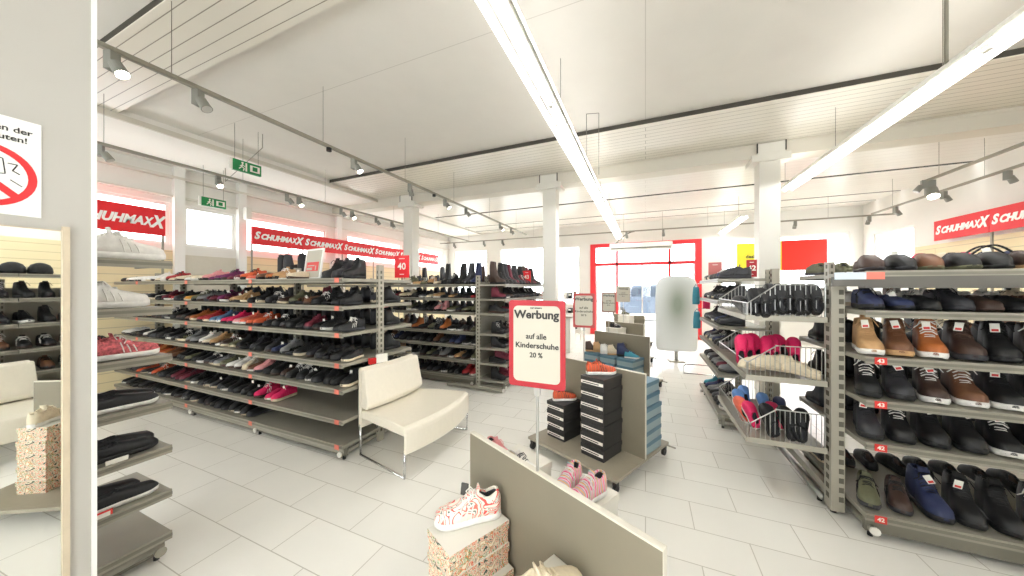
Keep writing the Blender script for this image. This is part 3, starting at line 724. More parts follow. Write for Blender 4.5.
# basket unit
ub = thing('basket_stand', 'perforated grey stand that carries the three wire baskets', 'stand', (1.24, 2.98, 0), 0)
mb = MB().box(-.032, .04, -.05, .05, .03, 1.60).box(-.033, .041, -.051, .051, 1.60, 1.612).tube((0, 0, 0), (0, 0, .03), .018, 8, 2)
z = .1
while z < 1.56:
    mb.box(.008, .034, -.0512, -.05, z, z + .036, 1); mb.box(-.0332, -.032, -.02, .02, z, z + .036, 1); z += .066
mb.build('upright', [upright_m, slot_m, blackp], ub)
mb = MB().box(-.03, .03, 1.09, 1.15, .03, 1.80)
z = .1
while z < 1.75: mb.box(-.0312, -.03, 1.10, 1.14, z, z + .03, 1); z += .06
mb.build('upright', [upright_m, slot_m], ub)
MB().box(-.02, .02, .05, 1.09, .09, .15).build('cross_rail', metal, ub)
MB().box(-.02, .02, .05, 1.09, 1.50, 1.54).build('cross_rail', metal, ub)
MB().tube((-.03, .07, .05), (-.03, 1.08, .05), .022, 10).build('foot_tube', steel, ub, smooth=True)
for yy in (.12, 1.0): MB().tube((-.03, yy, 0), (-.03, yy, .03), .016, 8).build('foot', blackp, ub)
def basket(z, lab, d=.47):
    r = thing('wire_basket', lab, 'basket', (1.20, 2.96, z), 0, 'wire baskets at the end of the right-hand rack')
    Y1 = 1.03; hb_, hf = .24, .10
    # bottom tray rails
    MB().box(-d, 0, 0, .02, -.035, .005).box(-d, 0, Y1 - .02, Y1, -.035, .005).box(-d - .015, -d, 0, Y1, -.035, .005).box(-.02, 0, .02, Y1 - .02, -.03, 0)\
        .box(-d, -.02, .02, Y1 - .02, -.006, 0).build('tray', upright_m, r)
    rw = .0045
    mb = MB()
    for y in (.006, Y1 - .006):
        mb.path([(-.01, y, hb_), (-d + .18, y, hb_), (-d, y, hf), (-d, y, 0)], rw, 6); mb.path([(-.01, y, 0), (-.01, y, hb_)], rw, 6)
    mb.path([(-d, .006, hf), (-d, Y1 - .006, hf)], rw, 6); mb.path([(-d + .18, .006, hb_), (-d + .18, .02, hb_)], rw, 6)
    mb.build('rim', steel, r)
    mb = MB()
    for y in (.006, Y1 - .006):
        x = -.03
        while x > -d + .01:
            top = hb_ if x > -d + .18 else hf + (hb_ - hf) * (x + d) / .18
            mb.tube((x, y, 0), (x, y, top), .0026, 5); x -= .03
    y = .04
    while y < Y1 - .02:
        mb.tube((-d, y, 0), (-d, y, hf), .0026, 5); y += .04
    mb.build('wire_grid', steel, r); return r
basket(1.385, 'topmost wire basket, holding upright black slippers')
basket(.925, 'middle wire basket, holding hot pink and beige slippers')
basket(.445, 'lowest wire basket, holding blue, pink and black slippers')
GBk = 'slippers in the wire baskets'
def bslip(kd, x, y, z, yaw, col, lab, pitch=-70, sole='black', sc_=.95, roll=0):
    shoe(kd, (1.20 + x, 2.96 + y, z), R(yaw), col, lab, GBk, sole, True, None, sc_, rx=R(roll), ry=R(pitch))
pos = ['nearest', 'second', 'third', 'fourth', 'fifth', 'sixth', 'seventh', 'rearmost']
for i in range(8):      # black slippers standing on their heels in the top basket
    x = -.06 - .05 * i
    bslip('slipper', x, .07 + .02 * (i % 2), 1.385 + .125 - (.03 if i > 5 else 0), 90, 'black', 'black slipper upright in the topmost basket, %s from the post' % ordn(i + 1), -62 - 3 * (i % 3), 'charcoal')
for i in range(5):
    bslip('slipper', -.1 - .08 * i, .42 + .03 * (i % 2), 1.43, 100, 'black', 'black slipper deeper in the topmost basket, %s from the post' % ordn(i + 1), -25, 'charcoal')
for i in range(7):
    bslip('slipper', -.43 + .06 * i, .36 + .07 * (i % 3), 1.06, 90 + (i % 3) * 12 - 12, 'hot pink', 'hot pink slipper in the middle basket, %s from its outer side' % ordn(i + 1), -66, 'hot pink', 1.0)
for i in range(5):
    bslip('slipper', -.13 - .07 * i, .10 + .045 * (i % 3), .945 + .035 * (i % 2), 150 + 17 * i, 'cream', 'beige slipper in the middle basket, %s from the post' % ordn(i + 1), -8, 'cream')
bslip('slipper', -.1, .4, 1.0, 100, 'black', 'black slipper behind the beige ones in the middle basket', -55, 'black')
bslip('slipper', -.19, .52, 1.0, 95, 'black', 'black slipper beside the hot pink ones in the middle basket', -55, 'black')
cols = [('black', -.12, .08), ('black', -.21, .09), ('black', -.32, .10), ('hot pink', -.2, .36), ('hot pink', -.38, .3), ('coral', -.42, .42), ('sky blue', -.38, .66), ('sky blue', -.2, .62), ('sky blue', -.3, .82), ('navy', -.1, .55)]
for i, (c, x, y) in enumerate(cols):
    bslip('slipper', x, y, .445 + (.12 if i < 3 else .07), 90 + (i * 37) % 40 - 20, c, '%s slipper in the lowest basket, %s counting from the near side' % (c, ordn(i + 1)), -60 if i < 3 else -35, 'black' if c == 'black' else 'white')
GE = 'shoes on the rack along the main aisle'
for k in range(6):
    its = []
    for i in range(8):
        c = random.choice(['black', 'charcoal', 'charcoal', 'black', 'navy', 'grey'] + (['burgundy', 'grey'] if k in (1, 2) else [])); kd = random.choice(['sneaker', 'sneaker', 'boot']) if k < 5 else 'sneaker'
        if k == 0 and i == 0: c = 'teal'
        its.append((kd, c))
    row(rackE, TE[k], its, .1, .15, 1, 'far end', TDn[k], 'the main aisle rack', GE, d=.47, yawj=14, detail=False, yaw0=-12, scale=1.1)
# rack F behind on the right
rackF = gondola('shoe_rack', 'rack at the back right between the column and the right wall', (2.15, 5.0, 0), 0, [1.3, 1.3], TD, .45, 1.80, sides=(1,))
for k in (3, 4, 5):
    its = [(random.choice(['slipon', 'boot', 'sneaker']) if k < 5 else 'boot', random.choice(['black', 'black', 'brown', 'charcoal', 'cream'])) for _ in range(14)]
    row(rackF, TD[k], its, .12, .17, 1, 'left', TDn[k], 'the back right rack', 'shoes on the back right rack', yawj=8)
# rack M: out to the right, seen in the mirror only
rackM = gondola('shoe_rack', 'rack of dark shoes seen only as a reflection in the mirror', (2.3, 1.98, 0), R(-90), [.62, 1.3, .6], TN, .45, 1.70, sides=(1,), backp=True)
for k in (2, 3, 4, 5, 6):
    its = [(random.choice(['slipon', 'boot', 'sneaker']), random.choice(['black', 'black', 'charcoal', 'brown'])) for _ in range(16)]
    if k == 6: continue
    row(rackM, TN[k], its, .1, .15, 1, 'left', TIERS[k], 'the mirrored rack', 'shoes on the mirrored rack', yawj=8)

for i, (x, lab) in enumerate(((.42, 'black cap on the mirrored rack, left one in the mirror'), (.60, 'black cap on the mirrored rack, second one in the mirror'), (.82, 'black cap on the mirrored rack, third one in the mirror'), (1.1, 'black cap on the mirrored rack, farthest along its shelf'))):
    mb = MB(); rings = []
    for rr, zz in ((.085, 0), (.09, .03), (.085, .07), (.065, .11), (.03, .13), (.004, .135)): rings.append([(math.cos(2 * PI * q / 16) * rr, math.sin(2 * PI * q / 16) * rr, zz) for q in range(16)])
    mb.loft(rings).loft([[(math.cos(t) * .09 * k2, -.05 - math.sin(t) * .10 * k2, .01 + .004 * k2) for t in [PI * q / 8 for q in range(9)]] for k2 in (.9, 1.0)])
    o = mb.build('cap', cm('black'), smooth=True); o.location = loc2w(rackM, x, -.22, 1.76); o.rotation_euler = (0, 0, R(-90)); tag(o, lab, 'cap', 'caps on the mirrored rack')
# ------------------------------------------------------------------ benches
def bench(label, loc, rz):
    """curved wedge bench; local +x is the sitting direction, arc centre behind the back"""
    r = thing('curved_bench', label, 'bench', loc, rz, None)
    N = 16
    def pt(u, x):  # u in -1..1 across, x depth 0 (back) .. .7 (front)
        hw = .36 + .15 * (x / .7)
        bulge = .09 * (1 - u * u) * (.35 + .65 * x / .7)
        return (x + bulge, u * hw)
    def sweep(poly):   # poly: list of (x,z)
        rings = []
        for i in range(N + 1):
            u = -1 + 2 * i / N
            rings.append([(pt(u, x)[0], pt(u, x)[1], z) for x, z in poly])
        return rings
    # back shell: outer sheet down to .27, folded over the top
    MB().loft(sweep([(.0, .27), (.0, .82), (.02, .84), (.05, .82), (.05, .27)])).build('back_shell', leatherw, r, smooth=False, bevel=.008)
    MB().loft(sweep([(.055, .46), (.055, .82), (.075, .832), (.10, .82), (.16, .50), (.14, .455)])).build('back_cushion', leatherw, r, bevel=.012)
    MB().loft(sweep([(.055, .36), (.055, .44), (.40, .445), (.66, .44), (.70, .42), (.705, .38), (.705, .21), (.68, .21), (.68, .36)])).build('seat', leatherw, r, bevel=.014)
    for u in (-.985, .985):
        a = pt(u, .03); b = pt(u, .685)
        MB().path([(a[0], a[1], .30), (a[0], a[1], .012), (b[0], b[1], .012), (b[0], b[1], .23)], .010, 8).build('sled_leg', chrome, r, smooth=True)
        c = ((a[0] + b[0]) / 2, (a[1] + b[1]) / 2); 
    return r
bench('cream leather curved bench on chrome sled legs beside the long left rack', (-2.535, 2.575, 0), 0)
bench('cream curved bench seen only as a reflection in the mirror', (1.62, 1.0, 0), R(180))
# notice clipped behind the bench back
cc = thing('card_holder', 'small white card holder with a red block on the bench back', 'holder', (-2.50, 2.40, .842), R(75))
MB().box(.0, .12, -.008, .008, .0, .085).build('card', paper, cc); MB().box(-.075, -.005, -.02, .02, 0, .06).build('red_block', mat('red_plastic', (196, 30, 34), .35), cc, bevel=.006)

# ------------------------------------------------------------------ central displays (own frame, turned 26 degrees)
PH = R(-25.9)
def DW(x, y): return (x * math.cos(PH) - y * math.sin(PH), x * math.sin(PH) + y * math.cos(PH))
def display(x0, x1, y, lab, depth=.47, top=.86):
    cx = (x0 + x1) / 2; X, Y = DW(cx, y); hw = (x1 - x0) / 2
    r = thing('display_table', lab, 'display', (X, Y, 0), PH, 'low grey displays down the main aisle')
    MB().box(-hw, hw, -depth, depth, .10, .125).build('base_plate', platem, r, bevel=.003)
    MB().box(-hw, hw, -.012, .012, .125, top - .006).build('divider_panel', panelm, r)
    MB().box(-hw, hw, -.0125, .0125, top - .006, top).box(hw, hw + .002, -.0125, .0125, .125, top).build('panel_edge', panel_edge, r)
    for sx in (-1, 1):
        for sy in (-1, 1):
            c = MB().tube((sx * (hw - .03) - .012, sy * (depth - .04), .035), (sx * (hw - .03) + .012, sy * (depth - .04), .035), .035, 14)
            c.box(sx * (hw - .03) - .018, sx * (hw - .03) + .018, sy * (depth - .04) - .02, sy * (depth - .04) + .02, .06, .10); c.build('caster', blackp, r)
    MB().tube((-hw - .05, depth - .02, .095), (hw + .07, depth - .02, .095), .008, 6).build('base_bar', metal, r)
    return r
G1 = (-1.364, -.391, .92); G2 = (-2.26, -1.29, 2.66); G3 = (-3.20, -2.23, 4.73); G4 = (-3.98, -3.10, 6.3); G5 = (-4.9, -4.0, 8.2)
display(*G1, 'nearest grey divider display, floral boxes in front of its panel')
display(*G2, 'second grey display, carrying two stacks of black shoe boxes')
display(*G3, 'third grey display with boots standing before its panel')
display(*G4, 'fourth grey display down the aisle, just beyond the third')
display(*G5, 'farthest grey display, nearest the red entrance')
def box_stack(x, y, z0, n, wx, wy, h, kind, lab, group, jit=.004, shift=None):
    for i in range(n):
        jx = random.uniform(-jit, jit); jy = random.uniform(-jit, jit)
        if shift and i < shift[0]: jx += shift[1]
        X, Y = DW(x + jx, y + jy); z = z0 + i * (h + .001)
        o = thing('shoe_box', '%s, %s' % (lab, 'topmost' if i == n - 1 else 'lowest' if i == 0 else '%s from bottom' % ordn(i + 1)), 'box', (X, Y, z), PH + R(random.uniform(-1, 1)), group)
        bm, lm_ = {'black': (boxblack, boxblack), 'floral': (floral, floral), 'blue': (boxblue, boxblue2), 'white': (boxwhite, boxwhite)}[kind]
        a, b = wx / 2, wy / 2
        MB().box(-a + .004, a - .004, -b + .004, b - .004, 0, h - .022).build('box_body', bm, o)
        mbl = MB().box(-a, a, -b, b, h - .035, h); mbl.build('lid', lm_, o)
        if kind == 'floral': MB().box(-a + .001, a - .001, -b + .001, b - .001, h, h + .0008).build('lid_top', boxwhite, o)
        if kind == 'black':
            MB().box(-a + .006, a - .01, -b - .0012, -b + .004, h - .062, h - .036).box(-a + .02, a - .05, -b - .0018, -b - .0012, h - .054, h - .046, 1).build('end_label', [paper, boxblack], o)
    return z0 + n * (h + .001)
ZP = .1255
def dshoe(kind, x, y, z, yaw, col, lab, sole, sc_=1.0, lace='auto', tg=None, ry=0):
    X, Y = DW(x, y); return shoe(kind, (X, Y, z + .001), PH + R(yaw), col, lab, 'shoes on the central displays', sole, True, tg, sc_, lace=lace, inner='cream' if col in ('floral', 'white', 'cream') else 'charcoal', ry=R(ry))
# near display
zt = box_stack(-1.13, .745, ZP, 5, .185, .29, .0935, 'floral', 'floral printed shoe box left of the near divider panel', 'floral shoe boxes on the near display', shift=(3, .03))
dshoe('sneaker', -1.15, .755, zt, -115, 'scribbled', 'white sneaker with red scribbled pattern on the floral box stack', 'white', 1.0, 'white')
X_, Y_ = DW(-1.205, .77)
o = MB().box(-.018, .018, -.006, .006, 0, .05).build('security_tag', mat('tag_grey', (64, 62, 58), .4), bevel=.005); o.location = (X_, Y_, zt + .075); o.rotation_euler = (R(-12), 0, PH + R(30)); tag(o, 'dark grey security tag clipped to the white floral sneaker', 'tag')
zt2 = box_stack(-.70, .765, ZP, 5, .185, .27, .0935, 'floral', 'floral shoe box at the picture bottom edge', 'floral shoe boxes at the bottom edge of the picture')
dshoe('sneaker', -.68, .745, zt2, 75, 'cream', 'cream sneaker on the box at the bottom edge of the picture', 'white', .95)
zt3 = box_stack(-.905, 1.155, ZP, 5, .27, .36, .105, 'white', 'white shoe box behind the near divider panel', 'white shoe boxes behind the near panel')
dshoe('sneaker', -.93, 1.15, zt3, -78, 'pastel', 'pink striped pastel child sneaker on the white box behind panel', 'white', .86, 'white')
dshoe('sneaker', -.835, 1.165, zt3, -96, 'pastel', 'second pastel child sneaker, right of the first on its white box', 'white', .86, 'white')
zt4 = box_stack(-1.22, 1.10, ZP, 6, .25, .28, .095, 'white', 'white shoe box behind the near panel, left of the sign post', 'white shoe boxes left of the sign post')
dshoe('sneaker', -1.30, 1.05, zt4, 0, 'pink', 'pink child sneaker peeping over the near divider panel at left', 'white', .7)
dshoe('sneaker', -1.12, 1.05, zt4, 10, 'white', 'white child sneaker peeping over the near panel beside sign post', 'white', .7, 'black')
# second display
box_h = .0985
zt = box_stack(-1.61, 2.478, ZP, 7, .235, .30, box_h, 'black', 'black shoe box in the taller stack on the second display', 'black shoe boxes in the taller stack')
dshoe('sneaker', -1.62, 2.49, zt, 50, 'orange and brown', 'orange and brown sneaker on the taller black box stack', 'white', .95, 'dark brown')
zt = box_stack(-2.05, 2.49, ZP, 4, .22, .26, .086, 'black', 'black shoe box in the shorter stack on the second display', 'black shoe boxes in the shorter stack')
dshoe('sneaker', -2.04, 2.49, zt, 55, 'orange and brown', 'orange and brown sneaker on the shorter black box stack', 'white', .85, 'dark brown')
box_stack(-1.455, 2.85, ZP, 6, .285, .31, .103, 'blue', 'blue-grey shoe box behind the second display panel', 'blue-grey shoe boxes behind the second panel', .012)
zt = box_stack(-1.90, 2.86, ZP, 5, .285, .31, .103, 'blue', 'blue-grey shoe box, left stack behind the second panel', 'blue-grey shoe boxes in the left stack')
# third display
zts = []
for i, x in enumerate((-3.02, -2.72, -2.42)):
    z_ = box_stack(x, 4.50, ZP, 4, .26, .34, .104, 'blue', 'blue-grey shoe box on the third display, %s stack from left' % ordn(i + 1), 'shoe boxes on the third display')
    zts.append(z_)
dshoe('boot', -3.08, 4.48, zts[0], 40, 'dark brown', 'dark brown child boot at the left on the third display', 'tan', .8)
dshoe('boot', -2.95, 4.52, zts[0], 40, 'tan', 'tan child boot second from left on the third display', 'tan', .8)
dshoe('boot', -2.80, 4.48, zts[1], 35, 'white', 'white child boot in the middle of the third display', 'white', .75)
dshoe('boot', -2.68, 4.50, zts[1], 35, 'cream', 'cream child boot right of the white one on the third display', 'tan', .75)
dshoe('boot', -2.50, 4.52, zts[2], 15, 'navy', 'dark blue child boot upright near the third display panel', 'black', .95)
dshoe('sneaker', -2.38, 4.47, zts[2], 20, 'teal', 'teal child sneaker at the right on the third display', 'white', .75)
X_, Y_ = DW(-3.7, 6.06); zq = box_stack(-3.6, 6.08, ZP, 6, .3, .32, .105, 'white', 'white shoe box on the fourth display', 'white shoe boxes on the fourth display')
dshoe('sneaker', -3.6, 6.08, zq, 20, 'black', 'black child sneaker on the fourth display', 'black', .8)
zq = box_stack(-4.4, 7.95, ZP, 7, .3, .32, .105, 'white', 'white shoe box on the farthest display', 'white shoe boxes on the farthest display')
dshoe('sneaker', -4.4, 7.95, zq, 20, 'olive', 'olive child sneaker on the farthest display', 'white', .8)
# price signs on posts
def price_sign(px, py, zb, lab, w_=.236, h_=.35, z0=1.20, full=True, col=mat('notice_red', (168, 24, 36), .5), post=True):
    r = thing('price_sign', lab, 'sign', (px, py, 0), 0, 'framed notices on posts down the aisle')
    MB().tube((0, 0, zb), (0, 0, z0 + .02), .006, 8).box(-.012, .012, -.005, .005, z0 - .035, z0 + .01).build('post', steel, r)
    pts = []
    def rr(a, b, rad, z, n=4):
        out = []
        for (cx_, cy_, t0) in ((a - rad, b - rad, 0), (-a + rad, b - rad, 90), (-a + rad, -b + rad, 180), (a - rad, -b + rad, 270)):
            for i in range(n + 1):
                t = R(t0 + 90 * i / n); out.append((cx_ + rad * math.cos(t), cy_ + rad * math.sin(t)))
        return out
    M = Matrix.Translation((0, -.012, z0 + h_ / 2)) @ Matrix.Rotation(R(90), 4, 'X')
    MB().prism(rr(w_ / 2, h_ / 2, .012, 0), -.004, .004, 0, M).build('frame', col, r)
    MB().prism(rr(w_ / 2 - .02, h_ / 2 - .022, .02, 0), .004, .0048, 0, M).build('paper', signpaper, r)
    yf = -.0175; zt_ = z0 + h_
    text('nur unsere', .011, ink, r, (0, yf, zt_ - .03), (1, 0, 0), bold=.0002)
    text('Werbung', .046, ink, r, (.0, yf, zt_ - .058), (1, 0, 0), bold=.0014, width=.19)
    text('auf alle', .031, ink, r, (0, yf, zt_ - .145), (1, 0, 0), bold=.0005)
    text('Kinderschuhe', .031, ink, r, (.002, yf, zt_ - .182), (1, 0, 0), bold=.0005, width=.18)
    text('20 %', .028, ink, r, (0, yf, zt_ - .220), (1, 0, 0), bold=.0005)
    return r
x_, y_ = DW(-.895, .92); price_sign(x_, y_, .858, 'large red-framed notice reading Werbung on the nearest display')
x_, y_ = DW(-1.93, 2.66); price_sign(x_, y_, .858, 'second red-framed notice, on the display with black boxes', col=mat('sign_red_faded', (170, 60, 58), .5), w_=.215, h_=.345, z0=1.20)
x_, y_ = DW(-2.93, 4.73); price_sign(x_, y_, .858, 'third notice, thin brown frame, on the third display', col=mat('sign_brown', (150, 110, 96), .5), w_=.23, h_=.34, z0=1.19)
x_, y_ = DW(-3.55, 6.3); price_sign(x_, y_, .858, 'pale notice half hidden behind the third notice', col=mat('sign_pale', (190, 180, 165), .5), w_=.28, h_=.34, z0=1.3)

# signs standing on racks
r = thing('framed_notice', 'white framed notice with a red block on top of the left rack', 'sign', loc2w(rackA, 3.22 + LB4, -.2, 1.694), R(-8))
M = Matrix.Rotation(R(-8), 4, 'X')
MB().box(-.17, .17, -.008, .008, 0, .34, 0, M).build('board', whitep, r); MB().box(-.15, .15, -.0095, -.008, .02, .32, 0, M).build('paper', signpaper, r)
MB().box(-.12, .12, -.0105, -.0095, .09, .19, 0, M).build('red_block', redtag, r)
MB().box(-.10, .04, -.0113, -.0105, .145, .155, 0, M).box(-.11, .0, -.0113, -.0105, .10, .128, 0, M).box(.06, .075, -.0113, -.0105, .10, .15, 0, M).build('white_shapes', signpaper, r)
MB().box(-.02, .02, .0, .12, 0, .01).build('foot', metal, r)
def size_sign(loc, s_, lab, w_=.155, h_=.21, rz=0, m=redp):
    r = thing('size_sign', lab, 'sign', loc, rz, 'red size signs on the racks')
    MB().box(-w_ / 2, w_ / 2, -.004, .004, 0, h_).build('board', m, r)
    if s_: text(s_, h_ * .42, paper, r, (0, -.0055, h_ * .5), (1, 0, 0), bold=.002, name='number')
    MB().box(-w_ * .2, w_ * .2, -.0052, -.004, h_ * .84, h_ * .87).box(-w_ * .15, w_ * .15, -.0052, -.004, h_ * .14, h_ * .17).build('small_lines', paper, r)
    MB().box(-.01, .01, -.004, .004, -.03, 0).build('clip', metal, r)
    return r
size_sign((-2.62, 2.90, 1.72), '40', 'red sign reading 40 at the end of the long left rack', .19, .26, R(8))
size_sign((-2.1, 5.7, 1.69), '43', 'red sign on the far aisle rack, in front of the column', .16, .24)
size_sign((1.145, 4.5, 1.73), '42', 'dark red size sign above the wire baskets', .10, .20, 0, mat('dark_red', (176, 24, 36), .5))
size_sign((.90, 5.2, 1.72), '', 'faded red sign at the far end of the main aisle rack', .16, .24, 0, mat('faded_red', (196, 110, 104), .5))
# cloth bags hanging at the far end of the aisle rack
for (x, y, z0, z1, c, lab) in ((.72, 5.60, 1.35, 1.66, 'teal', 'blue bag hanging at the far end of the main aisle rack'), (.86, 5.62, 1.28, 1.5, 'hot pink', 'pink bag hanging at the far end of the main aisle rack'), (.73, 5.60, .98, 1.28, 'teal', 'lower pale blue bag hanging at the main aisle rack end')):
    r = thing('hanging_bag', lab, 'bag', (x, y, z0), 0); hh = z1 - z0; rings = []
    for t in range(7):
        u = t / 6; w2 = .05 * (1 - .25 * u + .12 * math.sin(PI * u)); d2 = .035 * (1 - .6 * u)
        rings.append([(math.cos(2 * PI * i / 12) * w2, math.sin(2 * PI * i / 12) * d2, hh * u * .85) for i in range(12)])
    MB().loft(rings).build('bag_body', cm(c), r, smooth=True)
    MB().path([(-.03, 0, hh * .84), (0, 0, hh), (.03, 0, hh * .84)], .005, 5).build('handle', cm(c), r)
    MB().tube((0, -.0, hh), (.10, -.13, hh + .01), .004, 5).build('hook', chrome, r)

# ------------------------------------------------------------------ banners
def banner(wallx, y0, y1, z0, z1, dirn, lab, txt=True):
    """dirn +1: left wall, facing +x; -1: right wall, facing -x"""
    yc = (y0 + y1) / 2
    r = thing('banner', lab, 'banner', (wallx, yc, 0), 0, 'red shop banners along the walls')
    hl = (y1 - y0) / 2
    MB().box(-.015, .015, -hl + .004, hl - .004, z0, z1).build('board', redp, r)
    xs = .0165 * dirn; t = (0, dirn, 0)
    W = 2 * hl * .62
    text('S', (z1 - z0) * .56, whitep, r, (xs, -hl * .84 * dirn, (z0 + z1) / 2), t, bold=.010, shear=.3, width=.12)
    text('CHUHMA', (z1 - z0) * .42, whitep, r, (xs, -hl * .10 * dirn, (z0 + z1) / 2 - .012), t, bold=.009, shear=.3, width=2 * hl * .60)
    text('X', (z1 - z0) * .42, whitep, r, (xs, hl * .60 * dirn, (z0 + z1) / 2 - .012), t, bold=.009, shear=.3, width=.13)
    text('X', (z1 - z0) * .62, whitep, r, (xs * 1.05, hl * .80 * dirn, (z0 + z1) / 2 - .005), t, bold=.013, shear=.35, width=.21)
    for yy in (-hl + .02,) + ((hl - .02,) if dirn > 0 and y1 < 3 else ()):
        MB().box(-.03 * dirn - .012, -.03 * dirn + .012, yy - .012, yy + .012, 0, z1).build('post', metal, r)
    return r
nm = ['nearest', 'second', 'third', 'fourth', 'fifth', 'farthest']
banner(-7.42, 1.56, 2.62, 2.47, 2.90, 1, 'red SCHUHMAXX banner by the mirror pillar, nearest on left wall')
for i in range(6): banner(-7.42, 3.88 + 1.05 * i, 3.88 + 1.05 * (i + 1), 2.50, 2.87, 1, 'red SCHUHMAXX banner on the left wall, %s in the long row' % nm[i])
for i in range(4): banner(5.12, 8.75 - 1.06 * (i + 1), 8.75 - 1.06 * i, 2.50, 2.87, -1, 'red SCHUHMAXX banner on the right wall, %s from the far end' % ordn(i + 1))
# posters in the back windows
r = thing('poster', 'yellow poster hanging in the back window left of the column', 'poster', (2.76, 11.317, 1.9), 0)
MB().box(-.25, .25, -.01, .01, .15, 1.02).build('sheet', yellow, r); text('deal', .13, ink, r, (.08, -.012, .62), (1, 0, 0), bold=.004)
MB().box(-.25, .25, -.011, .009, -.2, .13).build('grey_sheet', mat('grey_sheet', (190, 190, 185), .5), r)
r = thing('poster', 'bright red poster hanging in the back window right of column', 'poster', (4.08, 11.317, 1.9), 0)
MB().box(-.50, .50, -.01, .01, .20, 1.05).build('sheet', posterred, r); MB().box(-.54, -.50, -.01, .01, .20, 1.05).build('yellow_edge', yellow, r)

# ------------------------------------------------------------------ ceiling fixtures
def fluo(x, y0, y1, lab, z=3.2, mod=1.5, hang=True):
    r = thing('tube_light_row', lab, 'light', (x, 0, z), 0, 'suspended fluorescent light rows')
    MB().box(-.045, .045, y0, y1, .03, .075).build('housing', refl, r)
    mb = MB()
    for s in (-1, 1):
        a = [(s * .045, .075), (s * .105, .0), (s * .11, .002), (s * .05, .08)]
        mb.loft([[(p[0], y, p[1]) for p in a] for y in (y0, y1)])
    mb.build('reflector', refl, r)
    ld = bpy.data.lights.new('added_ceiling_fill', 'AREA'); ld.shape = 'RECTANGLE'; ld.size = .08; ld.size_y = y1 - y0; ld.energy = UP_FILL * (y1 - y0); ld.color = (1, .985, .96)  # added area light brightening the ceiling, not a lamp of the row
    lo = bpy.data.objects.new('added_ceiling_fill', ld); C.objects.link(lo); lo.parent = r; lo.location = (0, (y0 + y1) / 2, .085); lo.rotation_euler = (PI, 0, 0)
    y = y0
    while y < y1 - .2:
        e = min(y + mod, y1)
        MB().tube((0, y + .04, .012), (0, e - .04, .012), .014, 10).build('tube', tube_m, r)
        MB().box(-.016, .016, y, y + .035, -.005, .03).build('lamp_holder', capw, r); MB().box(-.016, .016, e - .035, e, -.005, .03).build('lamp_holder', capw, r)
        if hang: MB().tube((0, y + .35, .075), (0, y + .35, ZC - z), .003, 5).build('hanging_wire', metal_d, r)
        y = e
    return r
fluo(-.77, 1.2, 11.0, 'long fluorescent row running from above the camera to the entrance')
fluo(2.12, 1.7, 6.6, 'fluorescent row on the right side in front of the column')
fluo(2.05, 8.7, 11.1, 'short far fluorescent row near the back wall')
fluo(4.6, -2.5, 3.0, 'added fluorescent row, out of view above the right-hand racks', hang=False)  # unseen row added to raise the light in the room
fluo(-3.0, -2.8, -.3, 'added fluorescent row, out of view behind the camera on the left', hang=False)  # unseen row added as fill from behind the camera
fluo(1.6, -2.8, -.5, 'added fluorescent row, out of view behind the camera on the right', hang=False)  # another unseen row added to fill the foreground

def spot(loc, lab, aim=(1, 0), lit=True, black=False, s=.78):
    r = thing('track_spotlight', lab, 'spotlight', loc, math.atan2(aim[1], aim[0]), 'track spotlights'); r.scale = (s, s, s)
    if black:
        MB().tube((0, 0, 0), (0, 0, -.05), .035, 12).build('lamp_head', blackp, r); return r
    MB().box(-.035, .035, -.035, .035, -.16, -.005).build('driver_box', spotgrey, r)
    a = Vector((.05, 0, -.13)); d = Vector((.5, 0, -.75)).normalized()
    MB().tube(a - d * .03, a + d * .09, .045, 14, r2=.05).build('lamp_head', spotgrey, r)
    MB().tube(a + d * .088, a + d * .092, .043, 14).build('lens', lens_m if lit else lens_off, r)
    MB().tube((.03, 0, -.1), (.06, 0, -.1), .01, 6).build('arm', spotgrey, r)
    return r
def track(p0, p1, lab, wires=()):
    r = thing('lighting_track', lab, 'track', p0, 0, 'suspended lighting tracks')
    d = Vector(p1) - Vector(p0); n = d.normalized(); q = Vector((-n.y, n.x, 0)) * .018
    M = Matrix((n, q.normalized(), Vector((0, 0, 1)))).transposed().to_4x4()
    MB().box(0, d.length, -.018, .018, 0, .032, 0, M).build('rail', metal, r)
    for t in wires:
        p = d * t; MB().tube((p.x, p.y, .03), (p.x, p.y, ZC - p0[2] if p0[0] > -6.1 else 3.74 - p0[2]), .0025, 5).build('hanging_wire', metal_d, r)
    return r
import math as _m
def yat(px, X):   # where a ray through picture column px meets the plane x = X (used to place lamps along a track)
    return X / _m.tan(_m.atan((px - 512) / FPX) - R(YAW))
T1 = -3.33
track((T1, .8, 3.2), (T1, 9.0, 3.2), 'grey lighting track running along the left of the central ceiling', (.05, .2, .36, .52, .7, .9))
for i, px in enumerate((112, 198, 354, 410, 445, 466, 500, 511)):
    spot((T1, yat(px, T1), 3.2), 'grey spotlight on the central lighting track, %s from the camera' % ordn(i + 1), (1, .35) if i != 3 else (-.4, 1), i in (0, 2, 4, 6))
for i, px in enumerate((329, 434)): spot((T1, yat(px, T1), 3.2), 'small black adapter on the central track, %s one' % ('nearer' if i == 0 else 'farther'), black=True)
T2 = -5.62
track((T2, .6, 3.2), (T2, 9.5, 3.2), 'grey lighting track over the left aisle', (.1, .25, .4, .6, .8))
for i, px in enumerate((100, 218, 287, 299, 341, 352, 376, 392)):
    spot((T2, yat(px, T2), 3.2), 'grey spotlight on the left aisle track, %s from the camera' % ordn(i + 1), (1, -.1) if i % 2 else (.6, .8), i in (1, 3, 5))
T3 = 3.9
track((T3, .5, 3.2), (T3, 6.85, 3.2), 'white lighting track at the upper right', (.4, .7, .96))
